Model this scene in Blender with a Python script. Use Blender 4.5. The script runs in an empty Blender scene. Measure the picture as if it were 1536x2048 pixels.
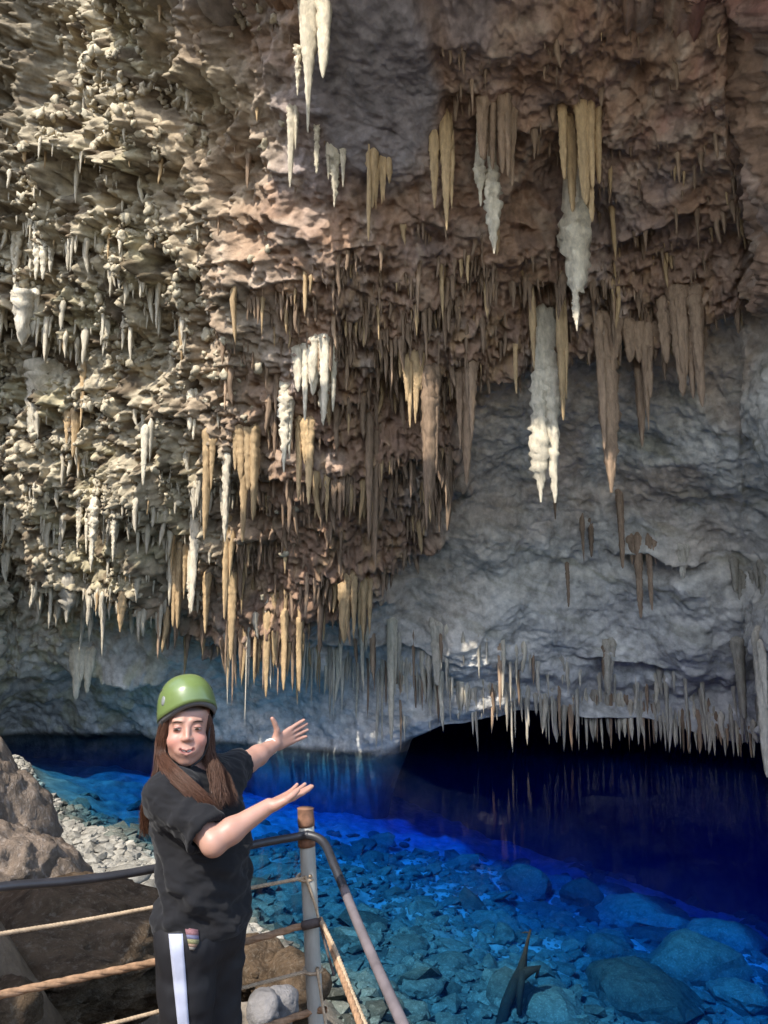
import bpy, bmesh, math, random
import numpy as np
from mathutils import Vector, Matrix
from mathutils.bvhtree import BVHTree

random.seed(7)
RNG = np.random.default_rng(11)
scene = bpy.context.scene
COL = scene.collection
RES = 1.0          # mesh step factor

# ------------------------------------------------------------------ camera
CAM_Z = 1.84
FPX = 1538.0
PITCH = math.radians(8.36)
cam_data = bpy.data.cameras.new('camera')
cam_data.sensor_fit = 'VERTICAL'
cam_data.sensor_height = 24.0
cam_data.lens = 24.0 * FPX / 2048.0
cam_data.clip_start = 0.05
cam_data.clip_end = 500.0
cam = bpy.data.objects.new('camera', cam_data)
COL.objects.link(cam)
cam.location = (0, 0, CAM_Z)
cam.rotation_euler = (math.pi / 2 + PITCH, 0, 0)
scene.camera = cam

# ------------------------------------------------------------------ sky, sun, exposure
SUN_EL = math.radians(48.0)
SUN_AZ = math.radians(-146.0)          # measured from +Y towards +X: behind and to the left
SUN_DIR = Vector((math.sin(SUN_AZ) * math.cos(SUN_EL), math.cos(SUN_AZ) * math.cos(SUN_EL), math.sin(SUN_EL)))
world = bpy.data.worlds.new('World')
scene.world = world
world.use_nodes = True
wn = world.node_tree
wn.nodes.clear()
w_out = wn.nodes.new('ShaderNodeOutputWorld')
w_bg = wn.nodes.new('ShaderNodeBackground')
w_sky = wn.nodes.new('ShaderNodeTexSky')
w_sky.sky_type = 'NISHITA'
w_sky.sun_disc = False
w_sky.sun_elevation = SUN_EL
w_sky.sun_rotation = SUN_AZ
w_bg.inputs['Strength'].default_value = 0.15
wn.links.new(w_sky.outputs[0], w_bg.inputs['Color'])
wn.links.new(w_bg.outputs[0], w_out.inputs['Surface'])
sun_data = bpy.data.lights.new('sun', 'SUN')
sun_data.energy = 2.1
sun_data.angle = math.radians(0.6)
sun_data.color = (1.0, 0.95, 0.86)
sun = bpy.data.objects.new('sun', sun_data)
COL.objects.link(sun)
sun.rotation_euler = (-SUN_DIR).to_track_quat('-Z', 'Y').to_euler()
sun.location = SUN_DIR * 60
scene.view_settings.view_transform = 'Standard'
scene.view_settings.look = 'None'
scene.view_settings.gamma = 1.0
scene.view_settings.use_curve_mapping = False
scene.view_settings.exposure = 1.85

cy = scene.cycles
cy.max_bounces = 7
cy.diffuse_bounces = 4
cy.glossy_bounces = 2
cy.transmission_bounces = 2
cy.volume_bounces = 1
cy.transparent_max_bounces = 12
cy.use_denoising = True
cy.caustics_reflective = False
cy.caustics_refractive = False
cy.sample_clamp_indirect = 6.0

# ------------------------------------------------------------------ projection helpers (nominal eye point)
SP, CP = math.sin(PITCH), math.cos(PITCH)
def ray(u, v):
    dv = 1024.0 - v
    return np.array([u - 768.0, FPX * CP - dv * SP, FPX * SP + dv * CP])
def W(u, v, y):
    r = ray(u, v)
    return Vector((r[0] * y / r[1], y, CAM_Z + r[2] * y / r[1]))
def project(P):
    P = np.asarray(P, dtype=float)
    x, y, z = P[..., 0], P[..., 1], P[..., 2] - CAM_Z
    d = y * CP + z * SP
    up = -y * SP + z * CP
    return 768 + FPX * x / d, 1024 - FPX * up / d

# ------------------------------------------------------------------ numpy noise
_perm = np.random.default_rng(5).permutation(256)
_perm = np.concatenate([_perm, _perm, _perm])
_g = np.random.default_rng(6).normal(size=(256, 3))
_g /= np.linalg.norm(_g, axis=1)[:, None]
_g = _g.astype(np.float32)
def perlin(p):
    p = np.asarray(p, dtype=np.float32)
    i = np.floor(p).astype(np.int32)
    f = p - i
    i &= 255
    w = f * f * f * (f * (f * 6 - 15) + 10)
    res = 0
    for dx in (0, 1):
        wx = w[:, 0] if dx else 1 - w[:, 0]
        a = _perm[(i[:, 0] + dx) & 255]
        for dy in (0, 1):
            wy = w[:, 1] if dy else 1 - w[:, 1]
            b = _perm[a + ((i[:, 1] + dy) & 255)]
            for dz in (0, 1):
                wz = w[:, 2] if dz else 1 - w[:, 2]
                h = _perm[b + ((i[:, 2] + dz) & 255)]
                g = _g[h]
                d = g[:, 0] * (f[:, 0] - dx) + g[:, 1] * (f[:, 1] - dy) + g[:, 2] * (f[:, 2] - dz)
                res = res + wx * wy * wz * d
    return res * 1.6
def fbm(p, octaves=4, lac=2.03, gain=0.5):
    p = np.asarray(p, dtype=np.float32)
    r, a, s = 0, 1.0, 1.0
    for o in range(octaves):
        r = r + a * perlin(p * s + 17.3 * o)
        a *= gain; s *= lac
    return r
def ridged(p, octaves=4, lac=2.1, gain=0.5):
    p = np.asarray(p, dtype=np.float32)
    r, a, s = 0, 1.0, 1.0
    for o in range(octaves):
        r = r + a * (1 - 2 * np.abs(perlin(p * s + 9.1 * o)))
        a *= gain; s *= lac
    return r
def sstep(a, b, x):
    t = np.clip((x - a) / (b - a), 0, 1)
    return t * t * (3 - 2 * t)

# ------------------------------------------------------------------ mesh helpers
def mesh_np(name, V, F, smooth=True):
    """V (n,3), F (m,3) or (m,4) integer array."""
    V = np.ascontiguousarray(V, dtype=np.float32); F = np.ascontiguousarray(F, dtype=np.int32)
    me = bpy.data.meshes.new(name)
    k = F.shape[1]
    me.vertices.add(len(V)); me.vertices.foreach_set('co', V.ravel())
    me.loops.add(F.size); me.loops.foreach_set('vertex_index', F.ravel())
    me.polygons.add(len(F))
    me.polygons.foreach_set('loop_start', np.arange(0, F.size, k, dtype=np.int32))
    me.polygons.foreach_set('loop_total', np.full(len(F), k, dtype=np.int32))
    me.polygons.foreach_set('use_smooth', np.full(len(F), smooth, dtype=bool))
    me.update(calc_edges=True)
    me.validate()
    return me
def set_color(me, rgb, name='tint'):
    at = me.color_attributes.new(name, 'FLOAT_COLOR', 'POINT')
    c = np.ones((len(me.vertices), 4), dtype=np.float32)
    c[:, :3] = rgb
    at.data.foreach_set('color', c.ravel())
def link(name, me, mat=None, parent=None, loc=None):
    o = bpy.data.objects.new(name, me)
    COL.objects.link(o)
    if mat is not None and me is not None and not me.materials:
        me.materials.append(mat)
    if parent is not None: o.parent = parent
    if loc is not None: o.location = loc
    return o
def tag(o, label=None, cat=None, group=None, kind=None):
    if label: o['label'] = label
    if cat: o['category'] = cat
    if group: o['group'] = group
    if kind: o['kind'] = kind
    return o
def grid_faces(nr, nc):
    idx = np.arange(nr * nc).reshape(nr, nc)
    return np.stack([idx[:-1, :-1], idx[:-1, 1:], idx[1:, 1:], idx[1:, :-1]], -1).reshape(-1, 4)
def grid_normals(P):
    du = np.gradient(P, axis=1); dv = np.gradient(P, axis=0)
    n = np.cross(du, dv)
    n /= np.linalg.norm(n, axis=2)[..., None] + 1e-12
    return n
def blur(a, k, axis):
    for _ in range(2):
        pad = [(0, 0)] * a.ndim; pad[axis] = (k, k)
        b = np.pad(a, pad, mode='edge')
        c = np.cumsum(b, axis=axis)
        z = np.zeros_like(np.take(c, [0], axis=axis))
        c = np.concatenate([z, c], axis=axis)
        n = a.shape[axis]
        hi = np.take(c, np.arange(2 * k + 1, 2 * k + 1 + n), axis=axis)
        lo = np.take(c, np.arange(0, n), axis=axis)
        a = (hi - lo) / (2 * k + 1)
    return a
def poly_dist(px, py, pts):
    """signed-less distance to an open polyline and the side (+ = left of travel)."""
    best = np.full(px.shape, 1e9); side = np.zeros(px.shape)
    for (x0, y0), (x1, y1) in zip(pts[:-1], pts[1:]):
        dx, dy = x1 - x0, y1 - y0
        t = np.clip(((px - x0) * dx + (py - y0) * dy) / (dx * dx + dy * dy), 0, 1)
        d = np.hypot(px - x0 - t * dx, py - y0 - t * dy)
        s = dx * (py - y0) - dy * (px - x0)
        m = d < best
        best = np.where(m, d, best); side = np.where(m, s, side)
    return np.where(side >= 0, best, -best)

# ------------------------------------------------------------------ materials
def new_mat(name):
    m = bpy.data.materials.new(name); m.use_nodes = True
    nt = m.node_tree; nt.nodes.clear()
    out = nt.nodes.new('ShaderNodeOutputMaterial')
    b = nt.nodes.new('ShaderNodeBsdfPrincipled')
    nt.links.new(b.outputs[0], out.inputs['Surface'])
    return m, nt, b
def nd(nt, kind, **kw):
    n = nt.nodes.new(kind)
    for k, v in kw.items():
        if k in n.inputs: n.inputs[k].default_value = v
        else: setattr(n, k, v)
    return n
def rock_mat(name, color=None, attr=None, rough=0.85, spec=0.3, scale=6.0, contrast=0.5, bump=0.5, bump_scale=14.0,
             bump_dist=0.04, stretch=(1, 1, 1), speckle=None, per_object=0.0, world_space=True):
    m, nt, b = new_mat(name)
    L = nt.links.new
    if world_space:
        co = nd(nt, 'ShaderNodeNewGeometry').outputs['Position']
    else:
        co = nd(nt, 'ShaderNodeTexCoord').outputs['Object']
    mp = nd(nt, 'ShaderNodeMapping'); mp.inputs['Scale'].default_value = stretch
    L(co, mp.inputs['Vector'])
    n1 = nd(nt, 'ShaderNodeTexNoise', Scale=scale, Detail=8.0, Roughness=0.62)
    L(mp.outputs[0], n1.inputs['Vector'])
    mr = nd(nt, 'ShaderNodeMapRange'); mr.inputs[1].default_value = 0.28; mr.inputs[2].default_value = 0.72
    mr.inputs[3].default_value = 1 - contrast; mr.inputs[4].default_value = 1 + contrast
    L(n1.outputs[0], mr.inputs[0])
    mul = nd(nt, 'ShaderNodeMix', data_type='RGBA', blend_type='MULTIPLY'); mul.inputs[0].default_value = 1
    if attr:
        at = nd(nt, 'ShaderNodeVertexColor', layer_name=attr); L(at.outputs[0], mul.inputs[6])
    else:
        mul.inputs[6].default_value = (*color, 1)
    L(mr.outputs[0], mul.inputs[7])
    col = mul.outputs[2]
    if speckle:
        n3 = nd(nt, 'ShaderNodeTexNoise', Scale=scale * 4.3, Detail=5.0, Roughness=0.7)
        L(mp.outputs[0], n3.inputs['Vector'])
        r3 = nd(nt, 'ShaderNodeMapRange'); r3.inputs[1].default_value = 0.52; r3.inputs[2].default_value = 0.66
        L(n3.outputs[0], r3.inputs[0])
        mx = nd(nt, 'ShaderNodeMix', data_type='RGBA'); L(col, mx.inputs[6]); mx.inputs[7].default_value = (*speckle[0], 1)
        mm = nd(nt, 'ShaderNodeMath', operation='MULTIPLY'); L(r3.outputs[0], mm.inputs[0]); mm.inputs[1].default_value = speckle[1]
        L(mm.outputs[0], mx.inputs[0]); col = mx.outputs[2]
    if per_object:
        oi = nd(nt, 'ShaderNodeObjectInfo')
        r4 = nd(nt, 'ShaderNodeMapRange'); r4.inputs[3].default_value = 1 - per_object; r4.inputs[4].default_value = 1 + per_object
        L(oi.outputs['Random'], r4.inputs[0])
        m4 = nd(nt, 'ShaderNodeMix', data_type='RGBA', blend_type='MULTIPLY'); m4.inputs[0].default_value = 1
        L(col, m4.inputs[6]); L(r4.outputs[0], m4.inputs[7]); col = m4.outputs[2]
    L(col, b.inputs['Base Color'])
    b.inputs['Roughness'].default_value = rough
    b.inputs['Specular IOR Level'].default_value = spec
    if bump:
        n2 = nd(nt, 'ShaderNodeTexNoise', Scale=bump_scale, Detail=9.0, Roughness=0.68)
        L(mp.outputs[0], n2.inputs['Vector'])
        bp = nd(nt, 'ShaderNodeBump', Strength=bump, Distance=bump_dist)
        L(n2.outputs[0], bp.inputs['Height']); L(bp.outputs[0], b.inputs['Normal'])
    return m
def plain_mat(name, color, rough=0.6, spec=0.4, metallic=0.0, noise=0.0, scale=30.0, bump=0.0, bump_dist=0.003, stretch=(1, 1, 1), coat=0.0):
    m = rock_mat(name, color=color, rough=rough, spec=spec, scale=scale, contrast=noise, bump=bump, bump_scale=scale * 2,
                 bump_dist=bump_dist, stretch=stretch, world_space=False)
    b = [n for n in m.node_tree.nodes if n.type == 'BSDF_PRINCIPLED'][0]
    b.inputs['Metallic'].default_value = metallic
    b.inputs['Coat Weight'].default_value = coat
    return m

WATER_Z = CAM_Z - 5.0

M_CEIL = rock_mat('cave_rock', attr='tint', scale=2.2, contrast=0.48, bump=0.9, bump_scale=6.5, bump_dist=0.06, rough=0.9, spec=0.15)
M_DRIP_BROWN = rock_mat('brown_dripstone', color=(0.31, 0.21, 0.135), scale=5, contrast=0.4, bump=0.8, bump_scale=14, bump_dist=0.05,
                        stretch=(2.2, 2.2, 0.5), per_object=0.3, rough=0.8, spec=0.25)
M_DRIP_PALE = rock_mat('pale_dripstone', color=(0.56, 0.485, 0.36), scale=5, contrast=0.3, bump=0.9, bump_scale=16, bump_dist=0.05,
                       stretch=(1.8, 1.8, 0.7), per_object=0.15, rough=0.7, spec=0.3)
M_DRIP_YELLOW = rock_mat('ochre_dripstone', color=(0.43, 0.295, 0.155), scale=5, contrast=0.35, bump=0.8, bump_scale=14, bump_dist=0.05,
                         stretch=(2.2, 2.2, 0.5), per_object=0.2, rough=0.75, spec=0.3)
M_DRIP_GREY = rock_mat('grey_dripstone', color=(0.46, 0.405, 0.315), scale=5, contrast=0.35, bump=0.8, bump_scale=14, bump_dist=0.05,
                       stretch=(2.2, 2.2, 0.5), per_object=0.25, rough=0.8, spec=0.25)
# ================================================================== cave ceiling
cu = np.concatenate([np.linspace(-1500, -70, 64), np.arange(-60, 1600, 2.7 * RES), np.linspace(1610, 3000, 60)])
UC = [-1500, -600, -200, 0, 300, 600, 900, 1200, 1536, 1900, 2400, 3000]
# rows of image height against distance (metres) of the bare vault, one row per elevation
VR = [-1300, -700, -300, 0, 300, 600, 900, 1200, 1300, 1400, 1460, 1540]
DEP = np.array([
    [14., 14., 13., 12., 11., 9.5, 9.0, 9.0, 9.0, 8.5, 8.0, 7.0],
    [18., 19., 19., 18., 15., 12.5, 12., 12., 11.5, 11., 9.5, 8.0],
    [20., 23., 24., 23., 19., 15.5, 15., 15., 14., 12., 10., 9.0],
    [20., 24., 25.5, 25., 21.5, 17., 17., 17., 16., 13.5, 11., 10.],
    [20., 24.5, 26.5, 26.5, 24., 19.5, 20., 20., 18., 15.5, 12., 10.5],
    [20., 25., 27.5, 28., 26., 22.5, 22.5, 22.5, 20.5, 17., 13., 11.],
    [20., 25.5, 28.5, 29.5, 28.5, 25.5, 26., 26., 23.5, 18.5, 14., 11.5],
    [20., 26., 29.5, 31.0, 31., 29., 29.5, 29.5, 27., 21., 15., 12.],
    [20., 26., 30., 32.2, 32.6, 30.5, 30.5, 30.5, 28., 22., 15., 12.],
    [20., 26., 31., 34.5, 34.8, 31.3, 30.7, 30.7, 29.5, 23., 15., 12.],
    [20., 26., 31.5, 37.5, 37.5, 31.5, 30.7, 30.7, 29.5, 23., 14.5, 12.],
    [20., 26., 32., 38., 38., 32., 30.7, 30.7, 29.5, 23., 14., 12.]])
# lower end of the vault in image height: where it meets the water (left) or ends in the lip (right)
VL_U = [-1500, -200, 0, 300, 450, 620, 760, 900, 1100, 1300, 1536, 1800, 3000]
VL_V = [1640, 1500, 1475, 1475, 1505, 1535, 1500, 1440, 1425, 1440, 1490, 1530, 1560]
v_lip = np.interp(cu, VL_U, VL_V)
v_lip = blur(v_lip, 6, 0) + 7 * perlin(np.stack([cu / 60, cu * 0, cu * 0], -1)) + 15 * perlin(np.stack([cu / 190, cu * 0 + 4, cu * 0], -1))
top_t = 1 - np.linspace(1, 0, int(130 / RES)) ** 1.6
nmain = int(570 / RES)
BROW_U = [-1500, -600, 0, 300, 600, 700, 930, 1040, 3000]
BROW_V = [-100, -100, -180, -420, -580, -560, -540, -1150, -1300]
v_top = blur(np.interp(cu, BROW_U, BROW_V), 8, 0) + 60 * perlin(np.stack([cu / 150, cu * 0, cu * 0 + 7], -1))   # unseen brow of the cave mouth, its edge shaped to steer the sun
rows_v = np.concatenate([v_top[None, :] + top_t[:, None] * (-70 - v_top)[None, :],
                         -60 + np.linspace(0, 1, nmain)[:, None] * (v_lip + 60)[None, :]], 0)
nr, nc = rows_v.shape
colD = np.stack([np.interp(cu, UC, DEP[k]) for k in range(len(VR))], 0)      # (len(VR), nc)
depth = np.empty((nr, nc))
for j in range(nc):
    depth[:, j] = np.interp(rows_v[:, j], VR, colD[:, j])
depth = blur(blur(depth, int(22 / RES), 0), int(24 / RES), 1)
U = np.repeat(cu[None, :], nr, 0); Vv = rows_v
dv = 1024.0 - Vv
ry = FPX * CP - dv * SP; rz = FPX * SP + dv * CP
P = np.stack([(U - 768) / ry * depth, depth, CAM_Z + rz / ry * depth], -1)
N = grid_normals(P)
if N[nr // 2, nc // 2, 1] > 0: N = -N
flat = P.reshape(-1, 3)
def S3(a): return a.reshape(nr, nc)
# --- regions (described over the picture of the bare vault)
uw = U + 26 * S3(fbm(flat / 1.7, 3)); vw = Vv + 26 * S3(fbm(flat / 1.7 + 31, 3))
front_line = [(-1600, 1150), (-200, 1090), (0, 1075), (120, 1150), (260, 1190), (380, 1230), (470, 1300), (640, 1235), (720, 1200), (850, 1085), (905, 950), (940, 760),
              (1060, 705), (1250, 690), (1400, 650), (1536, 615), (1900, 560), (3000, 500)]
fd = -poly_dist(uw, vw, front_line)            # + above the line: the brown curtain mass in front
front = sstep(-30, 34, fd + 22 * S3(fbm(flat / 0.9 + 19, 3)))
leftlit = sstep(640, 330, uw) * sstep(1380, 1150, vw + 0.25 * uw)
smooth_lobe = sstep(1.15, 0.75, np.hypot((uw - 745) / 125, (vw - 150) / 215))
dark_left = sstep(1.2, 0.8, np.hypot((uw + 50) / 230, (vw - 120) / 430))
red_right = sstep(980, 1350, uw) * sstep(520, 120, vw)
lobe_low = sstep(1.1, 0.8, np.hypot((uw - 1240) / 400, (vw - 1250) / 130))
curtain = np.maximum(front * sstep(430, 640, vw) * sstep(450, 700, uw), 0.75 * front * sstep(780, 950, vw))
# --- displacement along the normal
big = S3(fbm(flat / 5.5, 3)) * 0.9
mid = S3(ridged(flat / np.array([2.1, 2.1, 2.6]) + 5, 4)) * 0.30
small = S3(ridged(flat / np.array([0.62, 0.62, 0.95]) + 13, 3)) * 0.12
drip = S3(ridged(flat / np.array([0.26, 0.40, 1.6]) + 23, 3)) * 0.13
fine = S3(fbm(flat / 0.17 + 3, 3)) * 0.05
shelf_noise = S3(fbm(flat / np.array([2.6, 2.6, 0.8]) + 41, 3))
# terraces: surface swells down a shelf, then cuts back underneath
ph = (flat[:, 2].reshape(nr, nc) / 1.7 + 0.75 * shelf_noise + 0.1 * flat[:, 0].reshape(nr, nc))
saw = 1 - (ph - np.floor(ph))
saw = np.where(saw > 0.9, (1 - saw) / 0.1, saw / 0.9)
rough = np.clip(0.26 + 0.16 * front + 1.25 * leftlit + 0.30 * front - 0.55 * smooth_lobe - 0.55 * dark_left - 0.25 * lobe_low, 0.12, 2.0)
disp = big + mid * (0.5 + 0.7 * rough) + small * rough + fine * (0.5 + rough) + drip * (0.2 + 1.5 * curtain + 0.6 * leftlit) * (1 - smooth_lobe)
knob = S3(1 - np.abs(fbm(flat / np.array([0.55, 0.55, 0.8]) + 55, 3)) * 2.0) ; knob2 = S3(1 - np.abs(perlin(flat / 0.27 + 66)) * 2.2)
disp += front * (1 - leftlit) * (1 - smooth_lobe) * (0.11 * knob + 0.06 * knob2) * sstep(250, 500, vw)
disp += leftlit * (0.26 * knob + 0.13 * knob2 + 0.34 * S3(fbm(flat / 1.15 + 35, 3)))
disp += saw * (0.06 + 0.12 * leftlit + 0.17 * front * (1 - smooth_lobe) * sstep(300, 560, vw)) * 0.8
disp += front * (0.35 + 0.35 * sstep(-160, 10, -fd)) * (1 - 0.3 * sstep(880, 1050, U)) * (0.45 + 0.55 * sstep(380, 520, U))
disp += 0.35 * S3(ridged(flat / np.array([2.6, 2.6, 3.4]) + np.array([5, 1, 9]), 3)) * front * sstep(700, 450, vw) * (1 - smooth_lobe)
disp += 0.9 * smooth_lobe + 0.8 * dark_left + 0.5 * lobe_low
# shelves seen in the picture, each a lip that hangs forward and is cut back below
def shelf(pts, amp, above=60, below=9, ends=70):
    global disp
    d = poly_dist(U + 8 * S3(_wob), Vv + 8 * S3(_wob2), pts)   # + below (v grows down) for left-to-right travel
    m = sstep(pts[0][0] - ends, pts[0][0] + ends, U) * sstep(pts[-1][0] + ends, pts[-1][0] - ends, U)
    disp = disp + amp * m * np.where(d < 0, np.exp(d / above), sstep(below, 0, d))
_wob = fbm(flat / 0.7 + 77, 2); _wob2 = fbm(flat / 0.7 + 87, 2)
shelf([(440, 1260), (620, 1280), (800, 1275), (900, 1300)], 0.45, 60, 9, 110)
shelf([(1230, 1095), (1300, 1088), (1395, 1112)], 0.9, 22)
shelf([(1170, 1300), (1240, 1300), (1330, 1315)], 0.6, 30)
shelf([(940, 240), (1050, 235)], 0.5, 60)
shelf([(1100, 245), (1210, 240)], 0.5, 60)
shelf([(150, 1330), (230, 1325), (330, 1340)], 0.8, 40)
shelf([(60, 1130), (200, 1150), (400, 1205)], 0.8, 50)
shelf([(1215, 480), (1320, 440), (1400, 400)], 0.8, 40)
shelf([(1040, 560), (1110, 545), (1230, 555)], 0.8, 50)
shelf([(0, 640), (90, 620), (160, 660)], 1.0, 50)
shelf([(160, 345), (260, 330), (370, 350)], 1.0, 30)
shelf([(20, 480), (110, 470)], 0.9, 40)
edge_fade = sstep(0, 0.02, (v_lip[None, :] - Vv) / 1500.0)
disp *= 0.45 + 0.55 * edge_fade
P2 = P + N * disp[..., None]
# --- rows under the lip: the vault runs back as a low dark chamber on the right, into the water on the left
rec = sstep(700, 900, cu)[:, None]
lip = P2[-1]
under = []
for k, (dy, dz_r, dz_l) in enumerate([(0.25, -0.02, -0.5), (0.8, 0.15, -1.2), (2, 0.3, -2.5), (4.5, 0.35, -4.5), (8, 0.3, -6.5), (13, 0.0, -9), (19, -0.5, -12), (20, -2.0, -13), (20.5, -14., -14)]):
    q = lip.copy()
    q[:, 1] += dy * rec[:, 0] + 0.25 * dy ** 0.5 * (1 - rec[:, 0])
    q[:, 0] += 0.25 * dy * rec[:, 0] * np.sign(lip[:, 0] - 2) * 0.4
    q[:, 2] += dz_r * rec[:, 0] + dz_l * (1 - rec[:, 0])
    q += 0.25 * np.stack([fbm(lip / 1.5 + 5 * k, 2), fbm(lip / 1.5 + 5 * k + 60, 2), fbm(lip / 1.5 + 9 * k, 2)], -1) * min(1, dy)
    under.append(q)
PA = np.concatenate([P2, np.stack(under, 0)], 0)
# --- mineral colours, with some shade painted in
def mixc(c, col, m): return c * (1 - m[..., None]) + np.array(col) * m[..., None]
n_a = S3(fbm(flat / 2.4 + 50, 4)); n_b = S3(fbm(flat / 0.8 + 60, 4)); n_c = S3(fbm(flat / 4.5 + 70, 3)); n_d = S3(fbm(flat / np.array([0.35, .5, 1.5]) + 80, 3))
colr = np.empty((nr, nc, 3)); colr[:] = (0.52, 0.475, 0.40)                        # grey wall at the back
colr = mixc(colr, (0.62, 0.57, 0.49), sstep(0.1, 0.6, n_a) * 0.8)
colr = mixc(colr, (0.33, 0.30, 0.22), sstep(0.15, 0.7, S3(fbm(flat @ np.array([[1, 0, .35], [0, 1, 0], [-.35, 0, 1]]) / np.array([2.4, 2.4, .38]) + 61, 4))) * 0.8)
colr = mixc(colr, (0.42, 0.30, 0.21), sstep(-0.15, 0.55, n_c + 0.5 * n_a) * 0.8 * sstep(1250, 850, vw))
colr = mixc(colr, (0.40, 0.30, 0.22), sstep(-220, -20, fd) * 0.65)
colr = mixc(colr, (0.46, 0.45, 0.43), sstep(1120, 1400, vw) * 0.6)
brown = np.empty_like(colr); brown[:] = (0.285, 0.18, 0.12)
brown = mixc(brown, (0.40, 0.32, 0.26), sstep(0.0, 0.6, n_a) * 0.8)
brown = mixc(brown, (0.20, 0.13, 0.095), sstep(0.1, 0.7, n_b) * 0.8)
brown = mixc(brown, (0.40, 0.26, 0.14), sstep(0.1, 0.6, n_d) * 0.6 * curtain)
brown = mixc(brown, (0.23, 0.20, 0.20), sstep(0.0, 0.5, n_c) * 0.8 * sstep(620, 300, vw))
tan = sstep(0.55, 0.95, S3(ridged(flat / np.array([2.6, 2.6, 3.4]) + np.array([5, 1, 9]) + 0.5 * n_a.ravel()[:, None], 2)) * 0.6)
brown = mixc(brown, (0.44, 0.34, 0.26), tan * 0.8 * sstep(700, 450, vw))
brown = mixc(brown, (0.22, 0.085, 0.065), 0.8 * sstep(0.0, 0.75, n_a - 0.4 * n_b) * (0.25 + 0.75 * red_right) * sstep(640, 400, vw) * sstep(480, 760, uw))
colr = colr * (1 - front[..., None]) + brown * front[..., None]
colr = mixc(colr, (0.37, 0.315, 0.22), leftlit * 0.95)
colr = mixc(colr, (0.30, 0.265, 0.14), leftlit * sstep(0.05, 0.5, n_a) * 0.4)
colr = mixc(colr, (0.10, 0.07, 0.045), leftlit * sstep(-0.02, 0.4, n_b) * 0.85)  # random dark patches standing in for shaded gaps on the left wall
colr = mixc(colr, (0.19, 0.175, 0.18), smooth_lobe * 0.85)
colr = mixc(colr, (0.125, 0.10, 0.068), dark_left * 0.9)  # shade on the upper-left rock painted in as darker colour
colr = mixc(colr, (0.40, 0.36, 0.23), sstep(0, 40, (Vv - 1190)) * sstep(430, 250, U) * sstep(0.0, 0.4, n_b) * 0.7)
colr = mixc(colr, (0.10, 0.10, 0.09), sstep(0.25, 0.0, P2[..., 2] - WATER_Z))       # rock painted dark at and below the waterline to dull its sunlit glow
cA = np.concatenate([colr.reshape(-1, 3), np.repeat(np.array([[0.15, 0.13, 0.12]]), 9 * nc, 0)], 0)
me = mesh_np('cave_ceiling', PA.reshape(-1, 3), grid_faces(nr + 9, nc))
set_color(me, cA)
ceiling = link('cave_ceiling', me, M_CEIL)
tag(ceiling, 'rugged brown and grey limestone vault hung with stalactites above the lake', kind='structure')
NA = grid_normals(P2)
if NA[nr // 2, nc // 2, 1] > 0: NA = -NA
bvh = BVHTree.FromPolygons(PA.reshape(-1, 3)[:, :].tolist(), grid_faces(nr + 9, nc)[:, ::1].tolist()) if False else None

# ================================================================== unseen roof slab over the viewer, added and shaped to shade the lake
def slab(name, outline, z, thick, seed):
    c = np.mean(outline, 0); pts = []
    n = 90
    seg = np.array(outline + outline[:1], float); L_ = np.concatenate([[0], np.cumsum(np.linalg.norm(np.diff(seg, axis=0), axis=1))])
    s_ = np.linspace(0, L_[-1], n, endpoint=False); ring = np.stack([np.interp(s_, L_, seg[:, 0]), np.interp(s_, L_, seg[:, 1])], -1)
    V = []
    lay = [(0.0, 0), (0.5, 0), (0.85, 0), (1.0, .3), (1.0, .7), (0.9, 1), (0.5, 1.15), (0.0, 1.2)]
    for f_, h_ in lay:
        q = c + (ring - c) * f_
        nn = fbm(np.stack([q[:, 0] / 3, q[:, 1] / 3, np.full(n, h_ + seed)], -1), 3)
        V.append(np.stack([q[:, 0] + .5 * nn * f_, q[:, 1] + .5 * nn * f_, z + h_ * thick + 0.6 * nn - 0.12 * q[:, 1]], -1))
    V = np.concatenate(V); F = []
    for j in range(len(lay) - 1):
        for i in range(n):
            k = (i + 1) % n; F.append((j * n + i, (j + 1) * n + i, (j + 1) * n + k, j * n + k))
    me = mesh_np(name, V, np.array(F)); set_color(me, np.repeat([[0.3, 0.24, 0.19]], len(V), 0))
    return tag(link(name, me, M_CEIL), 'unseen rock slab added over the viewer to shade the lake', kind='structure')
slab('shade_slab', [(-11.8, 14.8), (-6.2, 14.6), (-5.2, 9.2), (0, 9.6), (1.6, 10), (2.6, 13), (16, 13), (18, -6), (8, -9), (-0.4, -8), (-2.8, -3.6)], 19.0, 2.0, 3)
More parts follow.
